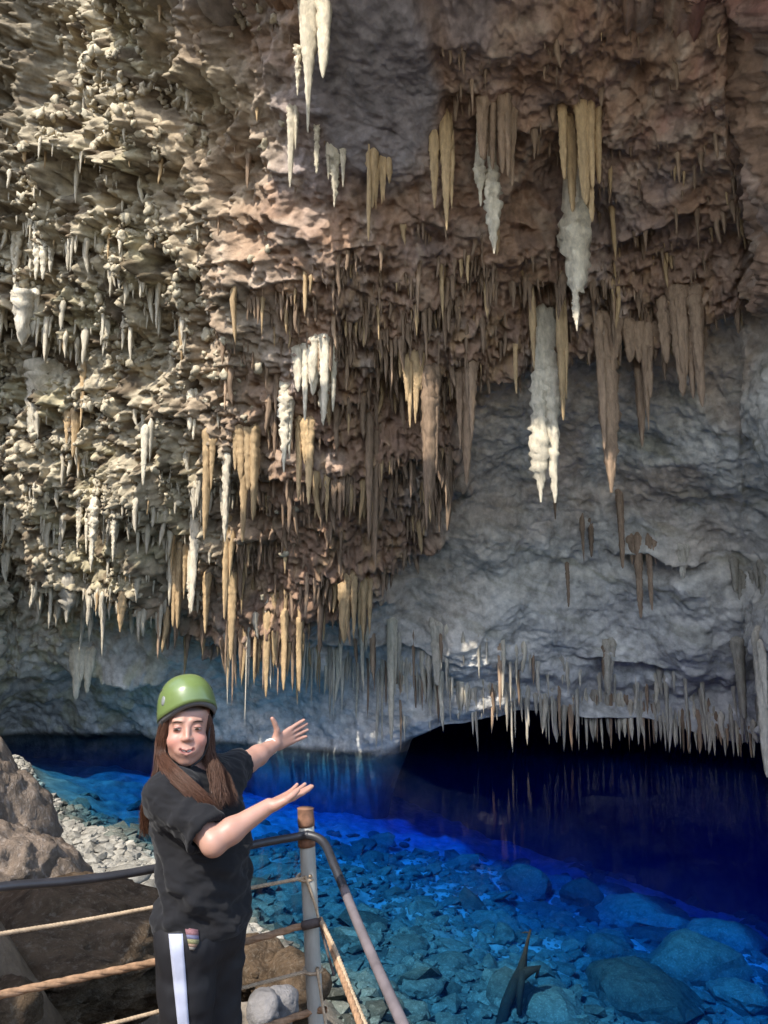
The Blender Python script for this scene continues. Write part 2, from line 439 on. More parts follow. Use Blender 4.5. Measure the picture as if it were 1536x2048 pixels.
# ================================================================== shore and lake bed: one sheet of ground
SHORE = [(-30, 44), (-14, 30), (-8.7, 20.8), (-4.7, 17.2), (-2.1, 13.0), (-1.0, 11.2), (-0.3, 9.6), (1.5, 7.2), (5, 4.5), (14, 0), (40, -10)]
DROP = [(-30, 68), (-10, 56), (0, 40), (4.0, 31), (7.0, 25.5), (10.0, 21.5), (13.0, 18.0), (17.5, 10.5), (40, 0)]
def ground_z(x, y, detail=True):
    x = np.asarray(x, float); y = np.asarray(y, float)
    d = poly_dist(x, y, SHORE)                  # + = out in the lake
    dd = poly_dist(x, y, DROP)                  # + = past the drop-off
    pts = np.stack([x, y, 0 * x], -1).reshape(-1, 3)
    n1 = fbm(pts / 3.0 + 3, 3).reshape(x.shape); n2 = fbm(pts / 0.7 + 8, 3).reshape(x.shape); n3 = ridged(pts / 1.6 + 28, 3).reshape(x.shape)
    land = np.clip(-d, 0, None); lake = np.clip(d, 0, None)
    z = WATER_Z + 0.10 * np.minimum(land, 3.0) + 0.62 * np.clip(land - 2.6, 0, 4.6) + 0.06 * np.clip(land - 7, 0, None)
    z = z - 0.16 * lake - 0.26 * np.minimum(lake, 2.5) + 0.03
    z = z - np.minimum(0.3 * np.clip(dd + 0.8 * n1, 0, 30) ** 1.4, 20)
    z = z + n1 * (0.25 + 0.3 * sstep(1, 5, land)) + (n2 * 0.10 + 0.10 * n3) * sstep(0, 2, land + 0.6 * lake)
    n4 = fbm(pts / 0.23 + 18, 3).reshape(x.shape); n5 = ridged(pts / 0.5 + 48, 3).reshape(x.shape)
    z = z + (0.045 * n4 + 0.05 * n5) * sstep(0.5, 3, land)
    # walkway and slope rising behind the viewer
    plat = sstep(4.2, 2.9, np.hypot((x + 0.8) / 1.5, (y - 0.6)))
    z = z * (1 - plat) + plat * (0.0 + 0.015 * n2)
    z = z + (1 - plat) * 1.5 * np.exp(-((x + 2.7) / 1.5) ** 2 - ((y - 5.4) / 2.0) ** 2)
    z = z + 5.0 * np.exp(-((x + 4.4) / 1.35) ** 2 - ((y - 2.8) / 1.35) ** 2)          # unseen bank left of the view, added to shade the lower-left ground
    back = np.clip(-y - 2.5, 0, None)
    z = z + 0.22 * back
    # left bank rises
    z = z + 0.9 * np.clip(-x - 6.5 - 0.45 * np.clip(y - 6, 0, None), 0, 14) * sstep(0.5, 3, land)
    return z
gx = np.concatenate([np.linspace(-45, -13, 34), np.arange(-12.8, 13, 0.085), np.linspace(13.2, 45, 34)])
gy = np.concatenate([np.linspace(-40, 2.8, 60), np.arange(2.9, 30, 0.085), np.linspace(30.3, 62, 60)])
GX, GY = np.meshgrid(gx, gy)
GZ = ground_z(GX, GY)
gp = np.stack([GX, GY, GZ], -1).reshape(-1, 3)
gd = poly_dist(GX, GY, SHORE).ravel()
gc = np.empty((len(gp), 3)); gc[:] = (0.17, 0.125, 0.085)
def mixf(c, col, m): return c * (1 - m[:, None]) + np.array(col) * m[:, None]
gn = fbm(gp / 1.1 + 2, 4)
gc = mixf(gc, (0.10, 0.07, 0.045), sstep(0, 0.6, gn))
gc = mixf(gc, (0.26, 0.235, 0.20), sstep(-4.0, -2.6, gd) * sstep(9.5, 12, gp[:, 1] - 0.2 * gp[:, 0]) * 0.9)
gc = mixf(gc, (0.075, 0.078, 0.066), sstep(-0.1, 0.5, gd))
gc = mixf(gc, (0.34, 0.34, 0.31), np.maximum(sstep(2.5, 6, gd) * sstep(12, 18, gp[:, 1]), 0.45 * sstep(0.2, 1.0, gd) * sstep(20, 26, gp[:, 1])))  # far lake bed paled to stand in for the blue glow of the water
gc = mixf(gc, (0.46, 0.42, 0.36), sstep(-2.5, -5.5, gp[:, 1]))       # unseen entrance rubble, paled to bounce sunlight onto the vault
me = mesh_np('ground', gp, grid_faces(*GX.shape))
set_color(me, gc)
M_GROUND = rock_mat('shore_ground', attr='tint', scale=3.0, contrast=0.45, bump=0.9, bump_scale=9, bump_dist=0.06, rough=0.95, spec=0.1)
ground = link('ground', me, M_GROUND)
tag(ground, 'brown earth and stony shore sloping down under the lake', kind='structure')

# ================================================================== water body
bm = bmesh.new()
for s in range(1):
    vs = [bm.verts.new(c) for c in [(-60, -12, WATER_Z), (60, -12, WATER_Z), (60, 70, WATER_Z), (-60, 70, WATER_Z),
                                    (-60, -12, WATER_Z - 30), (60, -12, WATER_Z - 30), (60, 70, WATER_Z - 30), (-60, 70, WATER_Z - 30)]]
    for f in [(0, 1, 2, 3), (7, 6, 5, 4), (0, 4, 5, 1), (1, 5, 6, 2), (2, 6, 7, 3), (3, 7, 4, 0)]:
        bm.faces.new([vs[i] for i in f])
bm.normal_update()
me = bpy.data.meshes.new('lake_water'); bm.to_mesh(me); bm.free()
M_WATER = bpy.data.materials.new('lake_water'); M_WATER.use_nodes = True
nt = M_WATER.node_tree; nt.nodes.clear(); L = nt.links.new
o_ = nd(nt, 'ShaderNodeOutputMaterial')
tr = nd(nt, 'ShaderNodeBsdfTransparent'); gl = nd(nt, 'ShaderNodeBsdfGlossy', Roughness=0.02)
fr = nd(nt, 'ShaderNodeFresnel', IOR=1.04)
geo = nd(nt, 'ShaderNodeNewGeometry')
nz = nd(nt, 'ShaderNodeTexNoise', Scale=2.2, Detail=3.0); L(geo.outputs['Position'], nz.inputs['Vector'])
bp = nd(nt, 'ShaderNodeBump', Strength=0.12, Distance=0.02); L(nz.outputs[0], bp.inputs['Height'])
L(bp.outputs[0], gl.inputs['Normal'])
mx = nd(nt, 'ShaderNodeMixShader'); L(fr.outputs[0], mx.inputs[0]); L(tr.outputs[0], mx.inputs[1]); L(gl.outputs[0], mx.inputs[2])
L(mx.outputs[0], o_.inputs['Surface'])
va = nd(nt, 'ShaderNodeVolumeAbsorption', Density=0.72); va.inputs['Color'].default_value = (0.06, 0.685, 0.955, 1)
vs_ = nd(nt, 'ShaderNodeVolumeScatter', Density=0.0028); vs_.inputs['Color'].default_value = (0.02, 0.16, 1.0, 1); vs_.inputs['Anisotropy'].default_value = -0.5
ad = nd(nt, 'ShaderNodeAddShader'); L(va.outputs[0], ad.inputs[0]); L(vs_.outputs[0], ad.inputs[1]); L(ad.outputs[0], o_.inputs['Volume'])
water = link('lake_water', me, M_WATER)
tag(water, 'clear deep blue lake water filling the cave floor', kind='structure')
# ================================================================== stalactites
bpy.context.view_layer.update()
dg = bpy.context.evaluated_depsgraph_get()
BV = BVHTree.FromObject(ceiling, dg)
EYE = Vector((0, 0, CAM_Z))
def rock_hit(u, v):
    r = Vector(ray(u, v)).normalized()
    h = BV.ray_cast(EYE, r)
    return h[0] if h[0] is not None else W(u, v, 24.0)
def cone_np(L, r0, sides=8, rings=7, seed=0, knob=0.25, wander=0.05, power=0.8, tip=0.10, up=0.35, flat=1.0, prof=None, flare=0.12, root_back=0.0):
    """one drip: runs from z=+up (buried in the roof) to z=-L."""
    rg = np.random.default_rng(seed)
    ts = np.concatenate([[-up / L, -0.5 * up / L], np.linspace(0, 1, rings)])
    a = np.linspace(0, 2 * np.pi, sides, endpoint=False)
    V = []
    wx, wy = rg.normal(size=2) * wander * r0 * 4
    ph = rg.uniform(0, 6, 4)
    for t in ts:
        tc = max(t, 0)
        r = (np.interp(tc, *prof) if prof else ((1 - tc) ** power * (1 - tip) + tip * (1 - tc) ** 0.25 * 1.0))
        r *= 1 + flare * max(0, 1 - tc * 9) + 0.15 * (t < 0)
        rr = r0 * r * (1 + knob * 0.5 * np.sin(tc * 23 + ph[0]) * np.sin(tc * 11 + ph[1]) + knob * rg.normal(size=sides) * 0.6
                       + 0.12 * np.sin(3 * a + ph[2]))
        cx = wx * np.sin(tc * 2.4) ; cyy = wy * np.sin(tc * 2.9 + 1)
        deep_ = min(1.0, max(0.0, -t) * L / up)
        back_ = root_back * deep_ ** 1.5
        rr = rr * (1 - 0.75 * deep_ ** 2)
        V.append(np.stack([cx + rr * np.cos(a), cyy + rr * np.sin(a) * flat + back_, np.full(sides, -t * L)], -1))
    V = np.array(V)
    n = len(ts)
    F = []
    for i in range(n - 1):
        for j in range(sides):
            k = (j + 1) % sides
            F.append((i * sides + j, i * sides + k, (i + 1) * sides + k, (i + 1) * sides + j))
    return V.reshape(-1, 3), np.array(F)
def merge(parts):
    Vs, Fs, o = [], [], 0
    for V, F in parts:
        Vs.append(V); Fs.append(F + o); o += len(V)
    return np.concatenate(Vs), np.concatenate(Fs)

# ---- named formations: (label, material, [(u, v_root, v_tip, width_px, options)])
PALE, OCH, BRN, GRY = M_DRIP_PALE, M_DRIP_YELLOW, M_DRIP_BROWN, M_DRIP_GREY
K = dict
KN = ([0, .1, .2, .35, .55, .7, .78, .85, 1], [.55, .85, 1, .95, .9, .55, .25, .2, .05])
KN2 = ([0, .3, .42, .5, .62, .75, .86, .93, 1], [.5, .62, .62, .85, 1, .8, .4, .2, .06])
BIG = [
 ('long white stalactite spear cut off by the top edge of the picture', PALE,
  [(622, -60, 262, 52, K(prof=([0, .5, .62, .8, 1], [1, .62, .4, .2, .06]))), (648, -60, 160, 46, K(power=.55)), (605, -40, 120, 22, K()), (596, 100, 192, 16, K(knob=.5))]),
 ('slim pale stalactite just left below the white spear at the top', PALE, [(583, 215, 377, 20, K(power=.6)), (592, 215, 300, 14, K())]),
 ('thin drip with a bead end right under the white spear', PALE, [(634, 255, 347, 11, K(power=.3, knob=.5))]),
 ('short knotted pale stalactite left of the yellow fan', PALE, [(667, 310, 415, 22, K(knob=.5)), (686, 300, 375, 14, K()), (657, 310, 360, 12, K())]),
 ('yellow fan of short drips under the smooth grey lobe', OCH,
  [(741, 335, 437, 16, K(power=.5)), (752, 335, 428, 14, K()), (763, 330, 405, 13, K()), (771, 325, 425, 12, K()), (779, 335, 380, 10, K()), (735, 420, 492, 10, K(power=.5))]),
 ('pair of ochre drips with pale tips right of the smooth lobe', OCH, [(868, 300, 418, 20, K(power=.6)), (892, 290, 462, 24, K(power=.7)), (903, 330, 420, 14, K())]),
 ('white lumpy stalactite with a knob beside it, under a brown fluted curtain', PALE,
  [(985, 330, 508, 34, K(prof=([0, .2, .4, .6, .8, 1], [.6, .8, 1, .75, .45, .08]), knob=.35)), (960, 325, 412, 26, K(prof=([0, .15, .4, .6, 1], [.5, 1, .9, .4, .1]), knob=.4))]),
 ('brown fluted curtain above the white lumpy stalactite', BRN, [(958 + 9 * i, 215, 320 + 17 * ((i * 5) % 4), 15, K(power=.4)) for i in range(9)]),
 ('thick white club-shaped stalactite with a twisted thin tail', PALE,
  [(1150, 405, 588, 66, K(prof=([0, .05, .15, .4, .65, .85, 1], [.7, .95, 1, .95, .75, .55, .3]), knob=.3, flare=0)), (1150, 560, 662, 17, K(prof=([0, .3, .6, .8, 1], [1, .75, .85, .5, .1]), knob=.3))]),
 ('ochre flowstone ribs from which the white club hangs', OCH, [(1125 + 11 * i, 225, 380 + 20 * ((i * 3) % 5), 18, K(power=.35)) for i in range(7)] + [(1182, 300, 440, 12, K(power=.4))]),
 ('large double white stalactite with a bulging left leg, centre right', PALE,
  [(1090, 640, 830, 56, K(prof=([0, .3, .7, .85, 1], [.8, .9, .9, .7, .15]), knob=.2, flare=0)), (1076, 760, 1004, 40, K(prof=([0, .1, .35, .6, .8, .9, 1], [.55, .65, .8, 1, .55, .25, .08]), knob=.25, flare=0)),
   (1103, 740, 1006, 36, K(prof=([0, .4, .7, .9, 1], [1, .8, .5, .3, .1]), knob=.25, flare=0))]),
 ('ochre drip cluster clinging to the double white stalactite', OCH, [(1122, 690, 842, 18, K(power=.5)), (1131, 700, 800, 13, K()), (1066, 650, 740, 14, K())]),
 ('long single drip alone left of the double white stalactite', OCH, [(1031, 690, 788, 10, K(power=.4))]),
 ('tapering brown bundle of drips with a white tip, right', BRN,
  [(1240 + 13 * i, 650, 790 - 22 * abs(i - 2), 26, K(power=.5)) for i in range(7)] + [(1274, 700, 882, 17, K(power=.5)), (1290, 700, 850, 13, K())]),
 ('long straight brown stalactite right of the double white one', BRN, [(1208, 640, 985, 42, K(prof=([0, .6, .8, 1], [.9, .9, .6, .1]))), (1196, 640, 900, 20, K(power=.4)), (1218, 650, 940, 20, K(power=.4))]),
 ('broad brown curtain ending in points near the right edge', BRN, [(1335 + 10 * i, 600, 740 + 23 * ((i * 3) % 5), 22, K(power=.45)) for i in range(7)]),
 ('yellow many-tipped cluster left of centre wall', OCH, [(812 + 6 * i, 735, 800 + 17 * ((i * 3) % 5), 11, K(power=.5)) for i in range(6)] + [(826, 720, 790, 26, K(power=.4))]),
 ('tall brown stalactite with a bright narrow tip at the centre', BRN, [(857, 750, 1000, 44, K(power=.5)), (851, 800, 1062, 20, K(power=.6)), (870, 750, 950, 22, K(power=.5))]),
 ('brown blade-like stalactite beside the tall central one', BRN, [(928, 740, 972, 44, K(power=.8)), (942, 730, 880, 24, K()), (918, 740, 900, 18, K())]),
 ('twin slender brown stalactites with hair-thin tips, centre', BRN, [(738, 850, 1082, 18, K(power=.5)), (752, 860, 1132, 17, K(power=.5)), (760, 850, 980, 14, K())]),
 ('pale fluted cluster at the upper middle of the wall', PALE, [(598 + 10 * i, 700, 780 + 26 * ((i * 3) % 4), 17, K(power=.5)) for i in range(7)] + [(645, 760, 855, 24, K(knob=.4))]),
 ('white crusted stalactite with two tips left of centre', PALE, [(570, 770, 945, 26, K(prof=([0, .3, .6, 1], [.8, 1, .6, .08]), knob=.4)), (581, 800, 920, 16, K())]),
 ('ochre pair of pointed drips below the pale fluted cluster', OCH, [(599, 850, 1002, 17, K(power=.5)), (620, 850, 1010, 20, K(power=.5)), (610, 850, 930, 22, K())]),
 ('white-tipped stalactite, left of three hanging in a row', OCH, [(416, 870, 1082, 22, K(power=.5)), (425, 880, 980, 14, K())]),
 ('white-tipped stalactite, middle of three hanging in a row', PALE, [(456, 885, 1085, 20, K(power=.5, knob=.3)), (451, 1000, 1060, 12, K())]),
 ('wide comb of drips, right of three hanging in a row', OCH, [(474 + 9 * i, 870, 975 + 24 * ((i * 2) % 5), 15, K(power=.45)) for i in range(5)]),
 ('bright cream stalactite spear left of the helmet, high up', PALE, [(391, 1030, 1225, 20, K(power=.55)), (382, 1160, 1228, 15, K(knob=.4))]),
 ('ochre triple stalactite with white ends left of the cream spear', OCH, [(352, 1090, 1255, 15, K(power=.4)), (361, 1090, 1258, 16, K(power=.4)), (371, 1100, 1200, 13, K())]),
 ('slender ochre stalactite right of the cream spear', OCH, [(415, 1150, 1268, 15, K(power=.45)), (410, 1150, 1220, 10, K())]),
 ('very long slim stalactite straight above the helmet', OCH, [(455, 1030, 1240, 17, K(power=.45))]),
 ('white-ended stalactite above the right of the helmet', OCH, [(466, 1150, 1322, 19, K(power=.5)), (459, 1200, 1378, 9, K())]),
 ('three golden drips above the outstretched upper hand', OCH, [(535, 1240, 1396, 14, K(power=.45)), (570, 1230, 1382, 15, K(power=.45)), (600, 1240, 1383, 14, K(power=.45)), (549, 1190, 1335, 18, K(power=.5))]),
 ('thick ochre cluster at the middle of the low vault', OCH, [(688, 1165, 1332, 20, K(power=.5)), (698, 1165, 1300, 18, K()), (712, 1170, 1280, 16, K()), (726, 1175, 1292, 14, K()), (738, 1180, 1310, 12, K())]),
 ('long pale drip reaching almost to the water, centre', PALE, [(783, 1240, 1484, 17, K(power=.4)), (790, 1240, 1390, 10, K())]),
 ('stout grey stalactite left of the long dripping lip', GRY, [(872, 1250, 1372, 22, K(power=.35)), (880, 1250, 1340, 16, K())]),
 ('white dripstone lump with draped fringe at the left edge', PALE,
  [(78, 760, 892, 26, K(power=.4, knob=.4)), (95, 755, 860, 26, K(power=.4, knob=.3)), (110, 750, 835, 26, K(power=.5)), (120, 740, 800, 16, K()), (95, 750, 790, 52, K(power=.4, knob=.3))]),
 ('yellowish short stalactite right of the draped white lump', OCH, [(150, 830, 916, 18, K(power=.5)), (136, 830, 890, 16, K()), (166, 740, 858, 12, K())]),
 ('white jagged drip group low on the left wall', PALE, [(160, 1000, 1098, 14, K(knob=.4)), (190, 1010, 1146, 20, K(knob=.5)), (231, 1000, 1125, 17, K(knob=.4)), (176, 1040, 1108, 11, K())]),
 ('bulb-ended stalactite over the left shadow', GRY, [(137, 1165, 1245, 30, K(prof=([0, .3, .55, .7, 1], [.7, 1, .8, .35, .1]), knob=.3))]),
 ('single carrot-shaped ochre stalactite on the left', OCH, [(245, 1190, 1264, 17, K(prof=([0, .3, .7, 1], [.9, 1, .6, .1])))]),
 ('cream drip cluster above the far left shore', PALE, [(152 + 9 * i, 1310, 1370 + 14 * ((i * 2) % 4), 14, K(power=.4)) for i in range(5)]),
 ('pale pointed stalactite alone in the dark patch on the left', PALE, [(291, 860, 972, 15, K(power=.5))]),
 ('pale split stalactite right of the dark patch', PALE, [(382, 790, 862, 18, K(power=.4)), (391, 790, 880, 16, K(power=.5))]),
 ('white hanging drape beside the lit crust, far left', PALE, [(30 + 12 * i, 470, 560 + 22 * ((i * 2) % 4), 15, K(power=.6, knob=.35)) for i in range(7)]),
 ('green-tinged column stub at the left edge', GRY, [(50, 590, 690, 44, K(power=.5, knob=.4)), (70, 590, 675, 24, K(power=.6)), (36, 590, 660, 20, K())]),
 ('pair of brown legs under the small overhanging shelf, right', BRN, [(1275, 1085, 1238, 17, K(power=.4)), (1298, 1085, 1222, 13, K(power=.4)), (1262, 1085, 1130, 16, K()), (1310, 1085, 1130, 14, K())]),
 ('blunt grey stub at the end of the small shelf', GRY, [(1362, 1095, 1158, 18, K(power=.3)), (1372, 1095, 1135, 14, K())]),
 ('grey drip fringe on the pale wall near the right edge', GRY, [(1462 + 13 * i, 1140, 1195 + 19 * ((i * 3) % 4), 11, K(power=.4)) for i in range(6)]),
 ('long grey column-like stalactite by the right edge', GRY, [(1478, 1280, 1440, 20, K(power=.25)), (1468, 1280, 1360, 16, K())]),
 ('longest grey stalactite in the right corner of the lip', GRY, [(1516, 1280, 1556, 23, K(power=.35)), (1525, 1290, 1420, 18, K())]),
 ('mossy grey plug stalactite hanging over the lip', GRY, [(1213, 1290, 1392, 20, K(power=.25)), (1222, 1290, 1350, 16, K())]),
 ('lone brown rod below the brown curtain, right', BRN, [(1238, 985, 1138, 15, K(power=.35))]),
 ('short brown rods on the pale wall, centre right', BRN, [(1180, 1040, 1115, 12, K(power=.4)), (1165, 1060, 1125, 8, K()), (1107, 930, 1040, 9, K(power=.4)), (1134, 1130, 1215, 8, K(power=.3))]),
]
FORWARD = {'thick white club': -1.5, 'white lumpy stalactite with': -1.0, 'large double': -1.4, 'clinging to the double': -1.3, 'pair of ochre drips with': -.4,
           'tall brown stalactite': -.7, 'yellow many-tipped': -.6, 'yellow fan': -.3}     # hang forward of the curtain
sd = 100
for label, mat, cones in BIG:
    us = [c[0] for c in cones]; v0 = min(c[1] for c in cones)
    uc = float(np.mean(us))
    hits = [rock_hit(u, max(c[1], 3)) for u, c in zip(us, cones)]
    ymin = float(np.median([h.y for h in hits]))
    for k_, d_ in FORWARD.items():
        if k_ in label: ymin += d_
    base = W(uc, max(c[1] for c in cones if c[1] <= v0 + 30), ymin)
    parts = []
    for (u, va, vb, wpx, kw) in cones:
        sd += 1
        jr = np.random.default_rng(sd * 13)
        if len(cones) > 4:
            u += jr.normal() * 0.22 * wpx; va += jr.uniform(-22, 14); wpx *= jr.uniform(0.8, 1.7); vb = va + (vb - va) * jr.uniform(0.62, 1.08)
        y = ymin + 0.05 * ((sd * 7) % 5 - 2)
        tail = va > v0 + 60
        if not tail:
            hy = rock_hit(u, max(va, 3)).y
            y = min(max(hy + 0.04, ymin - 0.7), ymin + (0.7 if not any(k_ in label for k_ in FORWARD) else 0.15))
        a = W(u, va, y); b = W(u, vb, y)
        upl = 0.6; rb_ = 0.7
        hh = BV.ray_cast(a - Vector((0, 0, 0.05)), Vector((0, 0, 1)))
        if hh[0] is not None and hh[3] < 3.0: upl = hh[3] + 0.15; rb_ = 0.0
        r0 = 0.5 * wpx * y / 1500.0
        Ln = max(0.1, min(a.z - b.z, a.z - WATER_Z - 0.15))
        kw = dict(kw)
        kw.setdefault('knob', 0.16)
        own = va > v0 + 60 and kw.get('flare', 1) == 0 or va > v0 + 140
        V, F = cone_np(Ln, r0, sides=14, rings=max(10, min(40, int(Ln / (0.35 * r0)))), seed=sd, up=0.12 if (own and tail) else upl, wander=0.03, root_back=0.0 if tail else rb_, **kw)
        V = V + np.array([a.x, a.y, a.z]) - np.array(base)
        if kw.get('prof'):
            nn = fbm((V + sd) / (0.35 * r0 + 0.06), 2)
            V[:, :2] += (V[:, :2] - V[:, :2].mean(0)) * 0.22 * nn[:, None]
        parts.append((V, F))
    V, F = merge(parts)
    o = link('stalactite', mesh_np('stalactite', V, F), mat, loc=base)
    tag(o, label, 'stalactite', 'large stalactites of the vault')

M_CRUST = rock_mat('pale_crust', color=(0.42, 0.36, 0.255), scale=4, contrast=0.4, bump=0.8, bump_scale=20, bump_dist=0.03, rough=0.85, spec=0.2)
# ---- smaller drips: the 250 that show largest are parts of the vault, the finest ones one mass
drip_meshes = []
for k in range(14):
    V, F = cone_np(1.0, 0.075 if k < 9 else 0.055, sides=8, rings=6, seed=400 + k, power=[.4, .5, .65, .8][k % 4], knob=0.3, up=0.35, wander=.08)
    drip_meshes.append((V, F))
mesh_cache = {}
def small_drip(k, mat):
    key = (k, mat.name)
    if key not in mesh_cache:
        m_ = mesh_np('stalactite', *drip_meshes[k]); m_.materials.append(mat); mesh_cache[key] = m_
    return mesh_cache[key]
def add_part(p, Ln, rs, mat, i):
    o = bpy.data.objects.new('stalactite', small_drip(i % 14, mat)); COL.objects.link(o)
    o.parent = ceiling
    o.location = p; o.scale = (rs / 0.075, rs / 0.075, Ln); o.rotation_euler = (0, 0, i * 1.7)
# comb along the low lip
rg = np.random.default_rng(77)
LIPU = [445, 620, 700, 800, 900, 1000, 1100, 1200, 1320, 1420, 1536]
LIPV = [1265, 1300, 1330, 1345, 1365, 1392, 1405, 1410, 1425, 1445, 1480]
n_part = 0
for i in range(230):
    u = 450 + (1540 - 450) * (i + rg.uniform(-.5, .5)) / 230
    row = rg.uniform() < 0.35
    v = np.interp(u, LIPU, LIPV) - (rg.uniform(10, 110) if row else rg.uniform(-8, 22))
    Lp = rg.uniform(26, 80) * (1.0 if row else 1.2)
    if u < 900: Lp *= 1.3
    if rg.uniform() < 0.18: Lp *= 1.7
    h = rock_hit(u, v)
    if h.y > 36: continue
    rr_ = rg.uniform(5.5, 12.5) * 0.5 * h.y / 1500
    h = h + Vector((0, 0.6 * rr_, 0.05))
    Ln = min(Lp * h.y / 1560.0, h.z - WATER_Z - 0.2)
    if Ln < 0.15: continue
    add_part(h, Ln, rr_, [GRY, GRY, BRN, PALE][int(rg.integers(4))] if u > 650 else [GRY, OCH, BRN][int(rg.integers(3))], i)
    n_part += 1
# scattered over the curtain mass, on undersides of the shelves
Uf = U[::1, ::1]; 
inside = (U > 5) & (U < 1530) & (Vv > 5) & (Vv < 1480)
NS = grid_normals(blur(blur(P2, max(1, int(5 / RES)), 0), max(1, int(5 / RES)), 1))
if NS[nr // 2, nc // 2, 1] > 0: NS = -NS
dens = (0.08 + 0.45 * leftlit * sstep(150, 450, Vv) + 1.15 * curtain + 0.12 * front * sstep(200, 450, Vv)) * np.clip(front + leftlit, 0, 1) ** 2 * (1 - smooth_lobe) * (1 - dark_left) * np.clip(-NS[..., 2] - 0.35, 0, 1) ** 1.3 * inside
dens = dens * (0.15 + 0.85 * sstep(-0.1, 0.35, S3(fbm(flat / 1.3 + 91, 3))))
pr = dens.ravel() / dens.sum()
pick = rg.choice(len(pr), size=2200, replace=False, p=pr)
PF = P2.reshape(-1, 3); Ufl = U.ravel(); Vfl = Vv.ravel(); ll = leftlit.ravel(); cf = curtain.ravel()
allc = []
stuff = {0: [], 1: [], 2: []}
for i, ix in enumerate(pick):
    p = PF[ix]; u, v = Ufl[ix], Vfl[ix]
    big_one = i < 75
    Lp = (rg.uniform(40, 105) if big_one else 8 + 15 * rg.gamma(1.5)) * (0.85 if v < 500 else 1)
    Lp = min(Lp, 120)
    Ln = Lp * p[1] / 1540.0
    rp = (0.09 + 0.06 * rg.uniform()) * Lp if not big_one else (0.07 + 0.05 * rg.uniform()) * Lp
    rp = np.clip(rp, 1.6, 6.5)
    rr = rp * p[1] / 1500.0
    q = rg.uniform()
    pale = ll[ix] > 0.4
    if big_one:
        mat = (PALE if q < .55 else OCH) if pale else (BRN if q < .6 else OCH)
        add_part(p, Ln, rr * 0.9, mat, i)
        n_part += 1
    else:
        V, F = drip_meshes[i % 14]
        a = rg.uniform(0, 6.28); c, s = math.cos(a), math.sin(a)
        X = V * np.array([rr / 0.075, rr / 0.075, Ln])
        X = np.stack([X[:, 0] * c - X[:, 1] * s, X[:, 0] * s + X[:, 1] * c, X[:, 2]], -1) + p
        kk = (0 if q < .95 else 1) if pale else (2 if q < .88 else 1)
        stuff[kk].append((X, F))
for kk, mat in ((0, PALE), (1, OCH), (2, BRN)):
    V, F = merge(stuff[kk])
    o = link('fine_drips', mesh_np('fine_drips', V, F), mat, parent=ceiling)
    o['kind'] = 'stuff'
# crust nodules on the sunlit side
nod_np = []
def _ico(sub):
    b = bmesh.new(); bmesh.ops.create_icosphere(b, subdivisions=sub, radius=1.0)
    V = np.array([v.co[:] for v in b.verts]); F = np.array([[v.index for v in f.verts] for f in b.faces]); b.free()
    return V, F
IV, IF = _ico(2)
for k in range(8): nod_np.append(IV * (1 + 0.8 * fbm(IV * 1.1 + 31 * k, 2) + 0.35 * fbm(IV * 2.6 + 17 * k, 2))[:, None])
dn = leftlit * inside * sstep(0.0, 0.35, S3(fbm(flat / 1.6 + 141, 3))) * (1 - dark_left)
pick = rg.choice(dn.size, size=1500, replace=False, p=dn.ravel() / dn.sum())
nods = []
NF = NA.reshape(-1, 3)
for i, ix in enumerate(pick):
    s_ = 0.05 + 0.11 * rg.uniform() ** 2.2
    R_ = np.array(Matrix.Rotation(rg.uniform(0, 6.28), 3, 'Z') @ Matrix.Rotation(rg.uniform(0, 6.28), 3, 'X'))
    X = (nod_np[i % 8] * np.array([1, 1, rg.uniform(.8, 1.7)])) @ R_.T * s_ + PF[ix] + NF[ix] * s_ * 0.15
    nods.append((X, IF))
V, F = merge(nods)
o = link('crust_nodules', mesh_np('crust_nodules', V, F), M_CRUST, parent=ceiling); o['kind'] = 'stuff'
print('parts', n_part)
# ================================================================== loose rocks and boulders
def ico(sub):
    b = bmesh.new(); bmesh.ops.create_icosphere(b, subdivisions=sub, radius=1.0)
    V = np.array([v.co[:] for v in b.verts]); F = np.array([[v.index for v in f.verts] for f in b.faces]); b.free()
    return V, F
ICO = {k: ico(k) for k in (1, 2, 3, 4, 5)}
def faceted(sub, seed, planes=13, rough=0.05, sharp=14):
    """boulder: sphere cut back by random planes, edges slightly worn."""
    rg = np.random.default_rng(seed)
    V, F = ICO[sub]
    n = rg.normal(size=(planes, 3)); n /= np.linalg.norm(n, axis=1)[:, None]
    d = rg.uniform(0.62, 0.95, planes)
    c = np.clip(V @ n.T, 1e-3, None)
    q = d[None, :] / c
    r = np.minimum((np.sum(np.minimum(q, 3) ** -sharp, 1)) ** (-1 / sharp), 1.05)
    r = r * (1 + rough * fbm(V * 2.2 + seed, 3))
    return V * r[:, None], F
M_STONE = rock_mat('beach_stone', color=(0.21, 0.195, 0.165), scale=2.5, contrast=0.6, bump=0.6, bump_scale=30, bump_dist=0.02, per_object=0.3, rough=0.9, spec=0.15)
M_BED = rock_mat('lake_stone', color=(0.085, 0.09, 0.075), scale=6, contrast=0.45, bump=0.8, bump_scale=16, bump_dist=0.04, per_object=0.5, rough=0.9, spec=0.1,
                 speckle=((0.22, 0.22, 0.19), 0.55))
M_OUT = rock_mat('outcrop_rock', color=(0.15, 0.112, 0.082), scale=4.5, contrast=0.6, bump=1.0, bump_scale=7, bump_dist=0.08, rough=0.65, spec=0.3,
                 speckle=((0.36, 0.31, 0.27), 0.5), stretch=(1, 1, 0.6))
M_MOUND = rock_mat('brown_earth_rock', color=(0.10, 0.068, 0.042), scale=5, contrast=0.6, bump=1.0, bump_scale=22, bump_dist=0.06, rough=0.95, spec=0.1,
                   speckle=((0.22, 0.18, 0.135), 0.5))
